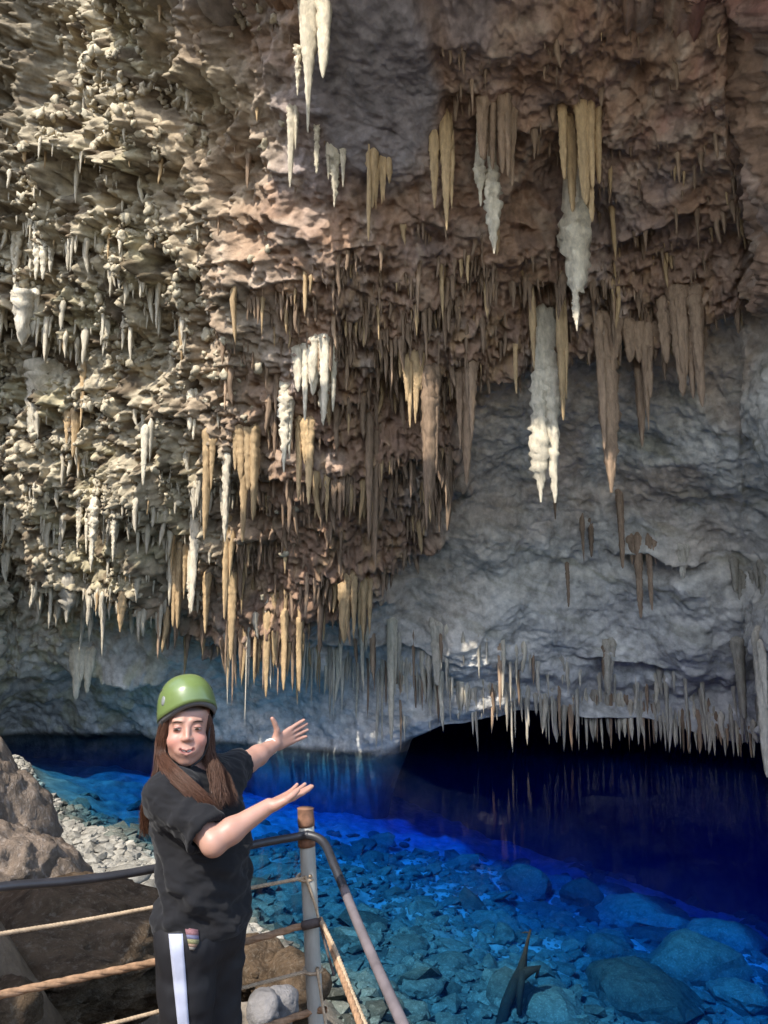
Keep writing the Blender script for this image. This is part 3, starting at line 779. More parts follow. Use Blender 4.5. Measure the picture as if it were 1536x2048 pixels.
M_GREYROCK = rock_mat('grey_rock', color=(0.17, 0.16, 0.155), scale=4, contrast=0.45, bump=1.0, bump_scale=14, bump_dist=0.04, rough=0.85, spec=0.2)
stone_np = [faceted(2 if k % 3 == 0 else 1, 700 + k, 9) for k in range(10)]
stone_me = {}
def stone_mesh(k, mat):
    if (k, mat.name) not in stone_me:
        m_ = mesh_np('stone', *stone_np[k], smooth=False); m_.materials.append(mat); stone_me[(k, mat.name)] = m_
    return stone_me[(k, mat.name)]
def rotm(a, b, c):
    return np.array(Matrix.Rotation(a, 3, 'Z') @ Matrix.Rotation(b, 3, 'X') @ Matrix.Rotation(c, 3, 'Y'))
rg = np.random.default_rng(31)
def scatter(n, region, smin, smax, keep, mat, pname, sname, sink=0.25, pw=2.5, flatz=0.55):
    pts = []
    x0, x1, y0, y1, test = region
    while len(pts) < n:
        X = rg.uniform(x0, x1, 4000); Y = rg.uniform(y0, y1, 4000)
        Z = ground_z(X, Y); d = poly_dist(X, Y, SHORE)
        uu, vv = project(np.stack([X, Y, Z], -1))
        ok = test(X, Y, d) & (uu > -60) & (uu < 1600) & (vv < 2120) & (rg.uniform(size=4000) < (6.0 / Y) ** 0.6)
        for x, y, z in zip(X[ok], Y[ok], Z[ok]):
            pts.append((x, y, z, smin * (smax / smin) ** (rg.uniform() ** pw)))
    pts = pts[:n]
    pts.sort(key=lambda p: -p[3] / p[1])
    rest = []
    for i, (x, y, z, s) in enumerate(pts):
        sc = np.array([s * rg.uniform(.8, 1.3), s * rg.uniform(.8, 1.3), s * flatz * rg.uniform(.7, 1.3)])
        ang = (rg.uniform(0, 6.28), rg.normal() * .25, rg.normal() * .25)
        if i < keep:
            o = bpy.data.objects.new(pname, stone_mesh(i % 10, mat)); COL.objects.link(o); o.parent = ground
            o.location = (x, y, z + sc[2] * (0.5 - sink)); o.scale = sc; o.rotation_euler = (ang[1], ang[2], ang[0])
        else:
            V, F = stone_np[i % 10]
            rest.append(((V * sc) @ rotm(*ang).T + np.array([x, y, z + sc[2] * (0.5 - sink)]), F))
    V, F = merge(rest)
    o = link(sname, mesh_np(sname, V, F, smooth=False), mat, parent=ground); o['kind'] = 'stuff'
scatter(6500, (-14, 2, 12.5, 32, lambda x, y, d: (d > -3.0 + 0.8 * np.sin(x * 2)) & (d < 0.5)), 0.04, 0.20, 120, M_STONE, 'beach_stone', 'beach_gravel')
scatter(12000, (-14, 16, 8, 25, lambda x, y, d: (d > 0.2) & (d < 13)), 0.03, 0.24, 170, M_BED, 'lake_stone', 'lake_rubble', pw=2.6, flatz=.45)
scatter(330, (-10, 14, 9, 28, lambda x, y, d: (d > 1.0) & (d < 20)), 0.2, 0.6, 90, M_BED, 'lake_stone', 'lake_rubble', pw=2.0, flatz=.38)

# ---- submerged boulders and slabs: (u, v, half width px, height/width, depth-ratio, label)
def bed_hit(u, v):
    r = ray(u, v); r = r / r[1]
    ys = np.linspace(5, 45, 900)
    z = CAM_Z + r[2] * ys; g = ground_z(r[0] * ys, ys)
    k = np.argmax(z < g)
    y = ys[k]
    return Vector((r[0] * y, y, float(g[k])))
SUNK = [
 (1060, 1775, 52, .55, 'blue-tinted block at the far end of the sunken ledge', 'boulder'),
 (1168, 1815, 46, .8, 'rounded sunken boulder with a dark cleft on its right', 'boulder'),
 (1300, 1850, 110, .32, 'long flat sunken slab under the dark water', 'boulder'),
 (1450, 1890, 80, .45, 'sunken slab that ends the ledge at the right', 'boulder'),
 (1390, 1950, 100, .5, 'large smooth sunken boulder near the right edge', 'boulder'),
 (1215, 1910, 50, .6, 'grey-blue sunken block between slab and branch', 'boulder'),
 (1300, 2010, 130, .42, 'huge pale green sunken slab by the dead branch', 'boulder'),
 (1010, 1985, 60, .6, 'green sunken boulder touching the dead branch', 'boulder'),
 (1110, 2030, 80, .4, 'turquoise sunken slab at the bottom of the picture', 'boulder'),
 (850, 1985, 50, .45, 'mossy green sunken stone right of the sloping grey pipe', 'boulder'),
 (830, 2030, 42, .5, 'olive sunken stone low beside the grey pipe', 'boulder'),
 (905, 1935, 48, .4, 'flat dark sunken stone left of the dead branch', 'boulder'),
 (1490, 2010, 70, .4, 'blue sunken rock in the bottom right corner', 'boulder'),
 (815, 1900, 42, .45, 'angular teal sunken stone beyond the railing post', 'boulder'),
 (990, 1850, 46, .4, 'low sunken stone in the middle of the rubble', 'boulder'),
]
for i, (u, v, hw, hr, label, cat) in enumerate(SUNK):
    p = bed_hit(u, v)
    s = hw * p.y / 1540
    V, F = faceted(3, 900 + i, 12, 0.07, 18)
    V = (V * np.array([s, s * 0.8, s * hr])) @ rotm(0.5 * math.sin(i * 3.1), 0.12 * math.sin(i * 5), 0.1).T
    V = V + 0.05 * s * fbm(V / (s * .35) + i, 3)[:, None]
    o = link('boulder', mesh_np('boulder', V, F, smooth=False), M_BED, loc=(p.x, p.y, p.z + s * hr * 0.25))
    tag(o, label, cat, 'sunken boulders of the lake bed')

# ---- dead branch standing in the water
def tube_np(pts, rads, sides=8, cap=True):
    pts = [Vector(p) for p in pts]
    n = len(pts); V = []; F = []
    t0 = (pts[1] - pts[0]).normalized()
    ref = Vector((0, 0, 1)) if abs(t0.z) < 0.9 else Vector((1, 0, 0))
    x = t0.cross(ref).normalized()
    for i in range(n):
        t = (pts[min(i + 1, n - 1)] - pts[max(i - 1, 0)]).normalized()
        x = (x - t * x.dot(t)).normalized(); y = t.cross(x)
        for k in range(sides):
            a = 2 * math.pi * k / sides
            V.append(pts[i] + (x * math.cos(a) + y * math.sin(a)) * rads[i])
    for i in range(n - 1):
        for k in range(sides):
            l = (k + 1) % sides
            F.append((i * sides + k, i * sides + l, (i + 1) * sides + l, (i + 1) * sides + k))
    V = [v[:] for v in V]
    if cap:
        for e, i in ((0, 0), (1, n - 1)):
            V.append(pts[i][:]); c = len(V) - 1
            for k in range(sides):
                l = (k + 1) % sides
                F.append((c, i * sides + l, i * sides + k, c) if e == 0 else (c, i * sides + k, i * sides + l, c))
    return np.array(V), np.array(F)
def tri_fix(F):
    """quads that repeat a corner become triangles: returns list of faces"""
    out = []
    for f in F:
        g = []
        for a in f:
            if a not in g: g.append(int(a))
        out.append(g)
    return out
def mesh_list(name, V, F, smooth=True):
    me = bpy.data.meshes.new(name); me.from_pydata([tuple(map(float, v)) for v in V], [], tri_fix(F))
    me.polygons.foreach_set('use_smooth', [smooth] * len(me.polygons)); me.update()
    return me
def tube(name, pts, rads, mat, parent=None, sides=10, origin=(0, 0, 0)):
    if not hasattr(rads, '__len__'): rads = [rads] * len(pts)
    V, F = tube_np(pts, rads, sides)
    return link(name, mesh_list(name, V - np.array(origin), F), mat, parent=parent, loc=None if parent else origin)
M_DEAD = rock_mat('sodden_wood', color=(0.008, 0.008, 0.006), scale=8, contrast=0.5, bump=0.8, bump_scale=20, bump_dist=0.02)
b0 = bed_hit(1010, 2030)
def bq(u, v, y): return W(u, v, y)
yb = b0.y
br = bpy.data.objects.new('sunken_branch', None); COL.objects.link(br); br.location = b0
tag(br, 'dark dead branch standing among the sunken rocks', 'branch')
def sub(name, pts, r): 
    V, F = tube_np(pts, r, 8); V = V - np.array(b0)
    V = V + 0.012 * fbm(V / 0.12, 2)[:, None]
    return link(name, mesh_list(name, V, F), M_DEAD, parent=br)
sub('stem', [bq(1000, 2060, yb - .2), bq(1012, 2010, yb), bq(1030, 1968, yb + .1), bq(1044, 1938, yb + .1), bq(1050, 1905, yb + .1), bq(1055, 1882, yb + .15), bq(1061, 1860, yb + .15)], [.10, .095, .10, .085, .035, .026, .016])
sub('knot', [bq(1034, 1960, yb), bq(1056, 1943, yb), bq(1078, 1936, yb), bq(1072, 1955, yb)], [.08, .075, .05, .02])
sub('fork', [bq(1046, 1940, yb), bq(1040, 1985, yb - .1), bq(1038, 2030, yb - .2)], [.06, .055, .045])
sub('twig', [bq(1061, 1866, yb + .15), bq(1052, 1864, yb + .2), bq(1044, 1866, yb + .2)], [.014, .012, .008])

# ---- rocks of the bank
def bank_rock(name, u, v, y, rad, seed, mat, label, sub_=4, planes=11, ridge=0.12, rz=0.0, stretch=(1, 1, .35), cat='rock', sharp=12, shear=0.0):
    c = W(u, v, y)
    V, F = faceted(sub_, seed, planes, 0.12, sharp)
    V = (V * np.array(rad)) @ rotm(rz, 0, 0).T
    V[:, 0] -= shear * V[:, 2]
    nrm = V / (np.linalg.norm(V, axis=1)[:, None] + 1e-9)
    V = V + nrm * (ridge * ridged(V / (np.array(stretch) ** -1 * 0.6) + seed, 4) + (0.03 * fbm(V / 0.12 + seed, 3) + 0.42 * ridge * ridged(V / 0.22 + seed, 4)) * (sub_ >= 4))[:, None]
    o = link(name, mesh_np(name, V, F), mat, loc=c)
    tag(o, label, cat)
    return o
bank_rock('rock_outcrop', 6, 1672, 9.0, (0.40, 0.9, 1.0), 21, M_OUT, 'tall brown flowstone outcrop at the left edge above the railing', 5, 12, 0.15, 0.1, shear=.34, sharp=20)
bank_rock('rock_outcrop', 2, 1752, 8.0, (0.40, 0.6, 0.30), 25, M_OUT, 'pale crusted foot of the outcrop just above the black top rail', 5, 12, 0.15, 0.2, sharp=20)
bank_rock('rock_outcrop', 118, 1782, 8.3, (0.22, 0.6, 0.34), 26, M_OUT, 'sloping dark rock flank between outcrop and gravel beach', 5, 12, 0.12, 0.2, sharp=20, shear=.6)
bank_rock('earth_mound', 60, 1905, 6.0, (1.15, 0.9, 0.26), 23, M_MOUND, 'brown earthy mound seen between the left rails', 5, 18, 0.13, 0.2, sharp=24)
bank_rock('earth_mound', 270, 1925, 6.4, (0.42, 0.6, 0.20), 29, M_MOUND, 'low brown spur of earth right beside the dark trousers', 5, 14, 0.10, 0.2)
bank_rock('rock', 172, 1795, 7.0, (0.12, 0.16, 0.12), 33, M_OUT, 'rounded pale rock under the black rail left of the person', 4, 9, 0.02)
bank_rock('rock', 290, 1800, 10.5, (0.20, 0.25, 0.20), 35, M_STONE, 'white upright stone close behind the black shirt', 3, 9, 0.03)
bank_rock('rock', 255, 1752, 11.5, (0.28, 0.3, 0.10), 36, M_STONE, 'flat pale stone at the gravel edge behind the rail', 3, 9, 0.03)
bank_rock('rock', 5, 2035, 4.6, (0.13, 0.2, 0.11), 37, M_MOUND, 'dark jagged rock in the bottom left corner', 4, 9, 0.04)
bank_rock('rock', 520, 1935, 9.0, (0.34, 0.5, 0.24), 38, M_MOUND, 'brown crumbly rock on the waterline left of the post', 4, 14, 0.08)
bank_rock('rock', 575, 1975, 8.6, (0.30, 0.4, 0.22), 39, M_MOUND, 'brown crumbly rock touching the lower rope', 4, 14, 0.08)
bank_rock('rock', 528, 2022, 6.2, (0.085, 0.1, 0.09), 40, M_GREYROCK, 'grey stone left of the pair at the foot of the post', 4, 8, 0.03, sharp=30)
bank_rock('rock', 566, 2015, 6.4, (0.10, 0.1, 0.09), 41, M_GREYROCK, 'grey stone right of the pair at the foot of the post', 4, 8, 0.03, sharp=30)
# ================================================================== railing
M_POST = plain_mat('weathered_pipe', (0.27, 0.265, 0.235), rough=0.6, spec=0.4, noise=0.35, scale=14, bump=0.25, stretch=(1, 1, .3))
M_RUST = plain_mat('rusty_iron', (0.17, 0.085, 0.05), rough=0.85, noise=0.5, scale=40, bump=0.6)
M_PIPE = plain_mat('black_hose', (0.022, 0.022, 0.026), rough=0.45, spec=0.5, noise=0.3, scale=20, bump=0.1)
M_PIPE2 = plain_mat('dusty_grey_pipe', (0.13, 0.11, 0.115), rough=0.55, spec=0.4, noise=0.3, scale=12, bump=0.15)
M_ROPE = plain_mat('sisal_rope', (0.36, 0.27, 0.18), rough=0.9, spec=0.15, noise=0.35, scale=60, bump=0.5)
M_ROPE2 = plain_mat('worn_brown_rope', (0.28, 0.17, 0.10), rough=0.9, spec=0.15, noise=0.4, scale=40, bump=0.5)
M_TAPE = plain_mat('dark_tape', (0.06, 0.045, 0.04), rough=0.7, noise=0.3, scale=50)
RB = W(655, 2540, 3.2); RB.z = 0.0
rail = bpy.data.objects.new('railing', None); COL.objects.link(rail); rail.location = RB
tag(rail, 'railing of a grey pipe post, black handrail and brown ropes', 'railing')
def smooth_path(pts, n=6):
    """Catmull-Rom through points."""
    P_ = [Vector(p) for p in pts]; P_ = [P_[0] * 2 - P_[1]] + P_ + [P_[-1] * 2 - P_[-2]]
    out = []
    for i in range(1, len(P_) - 2):
        a, b, c, d = P_[i - 1:i + 3]
        for k in range(n):
            t = k / n
            out.append(0.5 * ((2 * b) + (c - a) * t + (2 * a - 5 * b + 4 * c - d) * t * t + (3 * b - a - 3 * c + d) * t ** 3))
    out.append(P_[-2])
    return out
def rpart(name, pts, r, mat, parent=rail, sides=12, n=6):
    pts = smooth_path(pts, n)
    rads = r if hasattr(r, '__len__') else [r] * len(pts)
    if len(rads) != len(pts): rads = list(np.interp(np.linspace(0, 1, len(pts)), np.linspace(0, 1, len(rads)), rads))
    V, F = tube_np(pts, rads, sides)
    return link(name, mesh_list(name, V - np.array(RB), F), mat, parent=parent)
def twisted(name, pts, r, mat, pitch, strands=3, parent=rail):
    pts = smooth_path(pts, 10)
    L_ = [0]
    for a, b in zip(pts[:-1], pts[1:]): L_.append(L_[-1] + (b - a).length)
    n = max(8, int(L_[-1] / pitch * 8))
    s = np.linspace(0, L_[-1], n)
    A = np.array([p[:] for p in pts]); C_ = np.stack([np.interp(s, L_, A[:, k]) for k in range(3)], -1)
    parts = []
    for j in range(strands):
        t = np.gradient(C_, axis=0); t /= np.linalg.norm(t, axis=1)[:, None]
        ref = np.array([0.1, 0.2, 1.0]); x = np.cross(t, ref); x /= np.linalg.norm(x, axis=1)[:, None]; y = np.cross(t, x)
        ph = 2 * np.pi * (s / pitch + j / strands)
        q = C_ + (x * np.cos(ph)[:, None] + y * np.sin(ph)[:, None]) * r * 0.36
        parts.append(tube_np([Vector(p) for p in q], [r * 0.66] * n, 6, cap=False))
    V, F = merge(parts)
    return link(name, mesh_np(name, V - np.array(RB), F), mat, parent=parent)
def yl(u): return 3.2 - (612 - u) / 612 * 0.57
def LP(u, v, dy=0): return W(u, v, yl(u) + dy)
post_top = W(612, 1640, 3.2)
post = rpart('post', [RB, W(633, 2048, 3.2), W(622, 1840, 3.2), post_top], 0.031, M_POST, sides=20)
rpart('cap', [W(613, 1652, 3.2), W(612, 1640, 3.2), W(611.5, 1634, 3.2), W(611, 1620, 3.2), W(611, 1616, 3.2)], [0.033, 0.034, 0.0325, 0.032, 0.034], M_RUST, parent=post, sides=20, n=2)
rpart('clamp', [W(613.5, 1692, 3.2), W(612.5, 1664, 3.2)], 0.0345, M_RUST, parent=post, sides=20, n=2)
rpart('handrail', [LP(-500, 1845), LP(-200, 1805), LP(0, 1774), LP(160, 1760), LP(315, 1736), LP(490, 1693), LP(590, 1674, -.02), W(618, 1669, 3.155)], 0.0155, M_PIPE, sides=12)
rpart('handrail', [W(612, 1669, 3.16), W(636, 1676, 3.14), W(652, 1692, 3.1), W(668, 1730, 3.0), W(690, 1782, 2.9)], 0.0165, M_PIPE, sides=12)
rpart('handrail', [W(688, 1778, 2.905), W(712, 1838, 2.75), W(752, 1930, 2.5), W(806, 2050, 2.2), W(850, 2150, 2.0)], 0.0165, M_PIPE2, sides=12)
twisted('rope', [LP(-400, 1935), LP(0, 1868), LP(160, 1842), LP(320, 1812), LP(470, 1782), LP(606, 1756, -.02), W(622, 1752, 3.165)], 0.0075, M_ROPE, 0.035)
twisted('rope', [LP(-400, 2080), LP(0, 1990), LP(150, 1958), LP(330, 1920), LP(480, 1886), LP(600, 1853, -.03), W(640, 1845, 3.155)], 0.0135, M_ROPE2, 0.20)
twisted('rope', [LP(-200, 2145), LP(100, 2078), LP(230, 2046), LP(350, 2014), LP(470, 1980), LP(618, 1942, -.02), W(636, 1937, 3.165)], 0.0075, M_ROPE, 0.035)
twisted('rope', [LP(300, 2130), LP(430, 2088), LP(545, 2050), LP(628, 2022, -.03), W(650, 2020, 3.155)], 0.0135, M_ROPE2, 0.20)
twisted('rope', [W(640, 1838, 3.16), W(655, 1870, 3.1), W(672, 1920, 2.95), W(697, 1985, 2.75), W(728, 2070, 2.5)], 0.012, M_ROPE2, 0.12)
twisted('rope', [W(642, 1842, 3.15), W(664, 1885, 3.02), W(686, 1938, 2.88), W(706, 1990, 2.73), W(740, 2070, 2.5)], 0.0085, M_ROPE, 0.05)
twisted('rope', [W(610, 1752, 3.165), W(622, 1785, 3.162), W(632, 1815, 3.16), W(638, 1842, 3.158)], 0.006, M_ROPE, 0.03)
twisted('rope', [W(634, 1937, 3.165), W(640, 1975, 3.16), W(646, 2015, 3.15), W(654, 2060, 3.1)], 0.006, M_ROPE, 0.03)
rpart('sleeve', [LP(604, 1852, -.035), W(640, 1844, 3.155)], 0.017, M_TAPE, sides=14, n=3)
rpart('strap', [W(640, 1836, 3.14), W(643, 1860, 3.14), W(655, 1905, 3.05), W(668, 1950, 2.95)], 0.005, M_TAPE, sides=6)
for (u, v) in ((612, 1754), (626, 1938)):
    c = W(u, v, 3.2)
    ring = [c + Vector((math.cos(a) * .034, math.sin(a) * .034, .004 * math.sin(a))) for a in np.linspace(0, 2 * math.pi, 17)]
    twisted('rope_knot', ring, 0.0065, M_ROPE, 0.03)
# ================================================================== person
class Field:
    """signed distance on a grid, built up piece by piece, meshed with surface nets."""
    def __init__(self, lo, hi, h):
        self.lo = np.array(lo, float); self.h = h
        self.n = np.ceil((np.array(hi) - self.lo) / h).astype(int) + 1
        self.d = np.full(self.n, 1.0, dtype=np.float32)
    def box(self, lo, hi):
        a = np.clip(np.floor((np.array(lo) - self.lo) / self.h).astype(int), 0, self.n - 1)
        b = np.clip(np.ceil((np.array(hi) - self.lo) / self.h).astype(int) + 1, 1, self.n)
        sl = tuple(slice(i, j) for i, j in zip(a, b))
        ax = [(self.lo[k] + self.h * np.arange(a[k], b[k])).astype(np.float32) for k in range(3)]
        return sl, np.meshgrid(*ax, indexing='ij')
    def put(self, sl, q, k, op):
        d = self.d[sl]
        if op == 'add':
            if k > 0:
                m = np.clip(k - np.abs(d - q), 0, None) / k
                self.d[sl] = np.minimum(d, q) - m * m * k * 0.25
            else: self.d[sl] = np.minimum(d, q)
        else:
            q = -q
            m = np.clip(k - np.abs(d - q), 0, None) / max(k, 1e-6)
            self.d[sl] = np.maximum(d, q) + m * m * k * 0.25
    def cap(self, a, b, ra, rb, k=0.02, op='add', squash=None):
        a = np.array(a, float); b = np.array(b, float); r = max(ra, rb) + k + 2 * self.h + 0.02
        sl, (X, Y, Z) = self.box(np.minimum(a, b) - r, np.maximum(a, b) + r)
        ab = b - a; L2 = float(ab @ ab) + 1e-12
        px, py, pz = X - a[0], Y - a[1], Z - a[2]
        t = np.clip((px * ab[0] + py * ab[1] + pz * ab[2]) / L2, 0, 1)
        dx, dy, dz = px - t * ab[0], py - t * ab[1], pz - t * ab[2]
        if squash is not None:       # (direction, factor): thinner along direction
            n = np.array(squash[0], float); n /= np.linalg.norm(n); f = squash[1]
            s = dx * n[0] + dy * n[1] + dz * n[2]
            dx, dy, dz = dx + s * n[0] * (f - 1), dy + s * n[1] * (f - 1), dz + s * n[2] * (f - 1)
        q = np.sqrt(dx * dx + dy * dy + dz * dz) - (ra + (rb - ra) * t)
        self.put(sl, q, k, op)
    def ell(self, c, rad, R=None, k=0.02, op='add'):
        c = np.array(c, float); rad = np.array(rad, float); r = rad.max() + k + 2 * self.h + 0.02
        sl, (X, Y, Z) = self.box(c - r, c + r)
        p = np.stack([X - c[0], Y - c[1], Z - c[2]], -1)
        if R is not None: p = p @ np.array(R, dtype=np.float32)      # columns of R = local axes
        k0 = np.sqrt(np.sum((p / rad.astype(np.float32)) ** 2, -1)); k1 = np.sqrt(np.sum((p / (rad ** 2).astype(np.float32)) ** 2, -1)) + 1e-9
        q = k0 * (k0 - 1) / k1
        self.put(sl, q, k, op)
    def cut(self, point, normal):
        """remove everything on the side the normal points to"""
        X, Y, Z = np.meshgrid(*[(self.lo[k] + self.h * np.arange(self.n[k])).astype(np.float32) for k in range(3)], indexing='ij', sparse=True)
        q = (X - point[0]) * normal[0] + (Y - point[1]) * normal[1] + (Z - point[2]) * normal[2]
        self.d = np.maximum(self.d, q.astype(np.float32))
    def mesh(self):
        d = self.d; s = d < 0
        c = np.zeros(np.array(d.shape) - 1, dtype=np.int8)
        for i in (0, 1):
            for j in (0, 1):
                for k in (0, 1):
                    c += s[i:d.shape[0] - 1 + i, j:d.shape[1] - 1 + j, k:d.shape[2] - 1 + k]
        cell = np.argwhere((c > 0) & (c < 8))
        ids = np.full(c.shape, -1, dtype=np.int32); ids[tuple(cell.T)] = np.arange(len(cell))
        acc = np.zeros((len(cell), 3)); cnt = np.zeros(len(cell))
        corners = [(i, j, k) for i in (0, 1) for j in (0, 1) for k in (0, 1)]
        vals = {q: d[cell[:, 0] + q[0], cell[:, 1] + q[1], cell[:, 2] + q[2]] for q in corners}
        for a in corners:
            for ax in range(3):
                if a[ax] == 0:
                    b = list(a); b[ax] = 1; b = tuple(b)
                    va, vb = vals[a], vals[b]
                    m = (va < 0) != (vb < 0)
                    t = np.where(m, va / (va - vb + 1e-12), 0)
                    p = np.array(a, float)[None, :].repeat(len(cell), 0); p[:, ax] += t
                    acc[m] += p[m]; cnt[m] += 1
        V = (cell + acc / cnt[:, None]) * self.h + self.lo
        Fs = []
        for ax in range(3):
            o1, o2 = [k for k in range(3) if k != ax]
            sa = np.take(s, range(0, s.shape[ax] - 1), ax); sb = np.take(s, range(1, s.shape[ax]), ax)
            e = np.argwhere(sa != sb)
            e = e[(e[:, o1] > 0) & (e[:, o2] > 0) & (e[:, o1] < s.shape[o1] - 1) & (e[:, o2] < s.shape[o2] - 1)]
            inside = sa[tuple(e.T)]
            q = []
            for d1, d2 in ((-1, -1), (0, -1), (0, 0), (-1, 0)):
                f = e.copy(); f[:, o1] += d1; f[:, o2] += d2; q.append(ids[tuple(f.T)])
            q = np.stack(q, -1)
            flip = inside if ax != 1 else ~inside
            q[~flip] = q[~flip][:, ::-1]
            Fs.append(q)
        F = np.concatenate(Fs); F = F[(F >= 0).all(1)]
        return V, F
def lap_smooth(V, F, it=2, lam=0.5):
    e = np.concatenate([F[:, [0, 1]], F[:, [1, 2]], F[:, [2, 3]], F[:, [3, 0]]])
    for _ in range(it):
        s = np.zeros_like(V); n = np.zeros(len(V))
        np.add.at(s, e[:, 0], V[e[:, 1]]); np.add.at(n, e[:, 0], 1)
        np.add.at(s, e[:, 1], V[e[:, 0]]); np.add.at(n, e[:, 1], 1)
        V = V * (1 - lam) + lam * s / n[:, None]
    return V
def vnormals(V, F):
    n = np.cross(V[F[:, 2]] - V[F[:, 0]], V[F[:, 3]] - V[F[:, 1]])
    a = np.zeros_like(V)
    for k in range(4): np.add.at(a, F[:, k], n)
    return a / (np.linalg.norm(a, axis=1)[:, None] + 1e-12)

def nrm_(v): return v / np.linalg.norm(v)
def A_(p): return np.array(p[:], float)
YB = 2.75
# body landmarks
neckb = A_(W(388, 1548, 2.80))
shR = A_(W(336, 1588, 2.64)); elR = A_(W(428, 1684, 2.53)); wrR = A_(W(538, 1612, 2.60)); tipR = A_(W(611, 1578, 2.70))
shL = A_(W(452, 1548, 2.94)); elL = A_(W(496, 1524, 3.12)); wrL = A_(W(550, 1489, 3.27)); tipL = A_(W(604, 1459, 3.35))
hipc = A_(W(404, 1850, 2.78)); chest = A_(W(395, 1625, 2.79)); belly = A_(W(410, 1740, 2.77))
side = (shL - shR); side[2] = 0; side /= np.linalg.norm(side)          # towards her left
fwd = np.array([side[1], -side[0], 0.0])                                # the way the chest faces
if fwd[0] < 0: fwd = -fwd
upv = np.array([0, 0, 1.0])
RBODY = np.stack([side, fwd, upv], 1)
# head frame: face turned to the viewer
hc = A_(W(374, 1452, 2.74))
hf = np.array([0.27, -1.0, 0.0]); hf /= np.linalg.norm(hf)              # facing direction
hu = np.array([-0.02, 0.05, 1.0]); hu -= hf * (hu @ hf); hu /= np.linalg.norm(hu)
hr = np.cross(hf, hu)                                                    # picture right when facing the viewer
if hr[0] < 0: hr = -hr
HR = np.stack([hr, hf, hu], 1)
HS = 1.06
def H(x, y, z): return hc + HS * (HR @ np.array([x, y, z]))
woman = bpy.data.objects.new('person', None); COL.objects.link(woman)
PB = Vector((float(hipc[0]), float(hipc[1]), 0.0)); woman.location = PB
tag(woman, 'smiling person in green helmet, black shirt and striped black trousers presenting the lake', 'person')

# ---------------- skin: head, neck, torso, arms and hands in one surface
f = Field((-0.98, 2.40, 0.86), (-0.20, 3.46, 1.66), 0.0032)
f.ell(H(0, -.018, .035), (.073 * HS, .090 * HS, .082 * HS), HR, .02)            # skull
f.ell(H(0, .022, -.040), (.0575 * HS, .064 * HS, .074 * HS), HR, .03)           # face
f.cap(H(-.019, .032, -.074), H(.019, .032, -.074), .027, .027, .035)                # jaw
f.cap(H(-.005, .062, -.098), H(.005, .062, -.098), .0165, .0165, .025)                # chin
for s in (-1, 1):
    f.ell(H(.036 * s, .056, -.038), (.026, .024, .023), HR, .024)                # cheek
    f.cap(H(.016 * s, .0745, .024), H(.040 * s, .064, .024), .005, .005, .022)   # brow
    f.ell(H(.031 * s, .096, .000), (.020, .0125, .0095), HR, .016, 'sub')          # socket
    f.ell(H(.031 * s, .070, .001), (.015, .0125, .0105), HR, .008)               # lids over the eyeball
f.cap(H(0, .077, .010), H(0, .095, -.026), .0058, .0090, .016)                   # nose
for s in (-1, 1): f.ell(H(.0105 * s, .0875, -.030), (.0072, .0085, .0060), HR, .009)
f.ell(H(0, .076, -.066), (.034, .016, .020), HR, .018)                           # mouth mound
mo = [(-.019, .0875, -.0605), (-.011, .092, -.0660), (0, .0950, -.0685), (.011, .092, -.0660), (.019, .0875, -.0605)]
up_l = [(-.027, .079, -.0535), (-.014, .0895, -.0600), (0, .0930, -.0620), (.014, .0895, -.0600), (.027, .079, -.0535)]
lo_l = [(-.027, .079, -.0540), (-.016, .0880, -.0700), (0, .0905, -.0765), (.016, .0880, -.0700), (.027, .079, -.0540)]
for a, b in zip(mo[:-1], mo[1:]): f.cap(H(*a), H(*b), .0058, .0058, .003, 'sub')
for pl, r in ((up_l, .0018), (lo_l, .0024)):
    for a, b in zip(pl[:-1], pl[1:]): f.cap(H(*a), H(*b), r, r, .005)
f.cap(H(0, -.025, -.075), neckb - .02 * upv, .050, .056, .03)                    # neck
f.cap(neckb - .03 * upv - .02 * side, shR - .01 * upv + .03 * side, .05, .055, .05); f.cap(neckb - .03 * upv, shL - .03 * side - .01 * upv, .05, .05, .05)
f.ell(chest - .02 * upv, (.165, .105, .18), RBODY, .05)
f.ell(belly, (.155, .115, .16), RBODY, .05)
f.ell(hipc + .02 * upv, (.165, .12, .13), RBODY, .05)
f.cap(shR, elR, .048, .039, .03); f.cap(elR, elR + .3 * (wrR - elR), .039, .0385, .02); f.cap(elR + .3 * (wrR - elR), wrR, .0385, .0245, .02)
f.ell(elR - .012 * nrm_(wrR - elR) + .012 * nrm_(elR - shR), (.026, .026, .026), None, .02)
f.cap(shL, elL, .048, .040, .03); f.cap(elL, elL + .35 * (wrL - elL), .041, .039, .02); f.cap(elL + .35 * (wrL - elL), wrL, .039, .026, .02)
def nrm_(v): return v / np.linalg.norm(v)
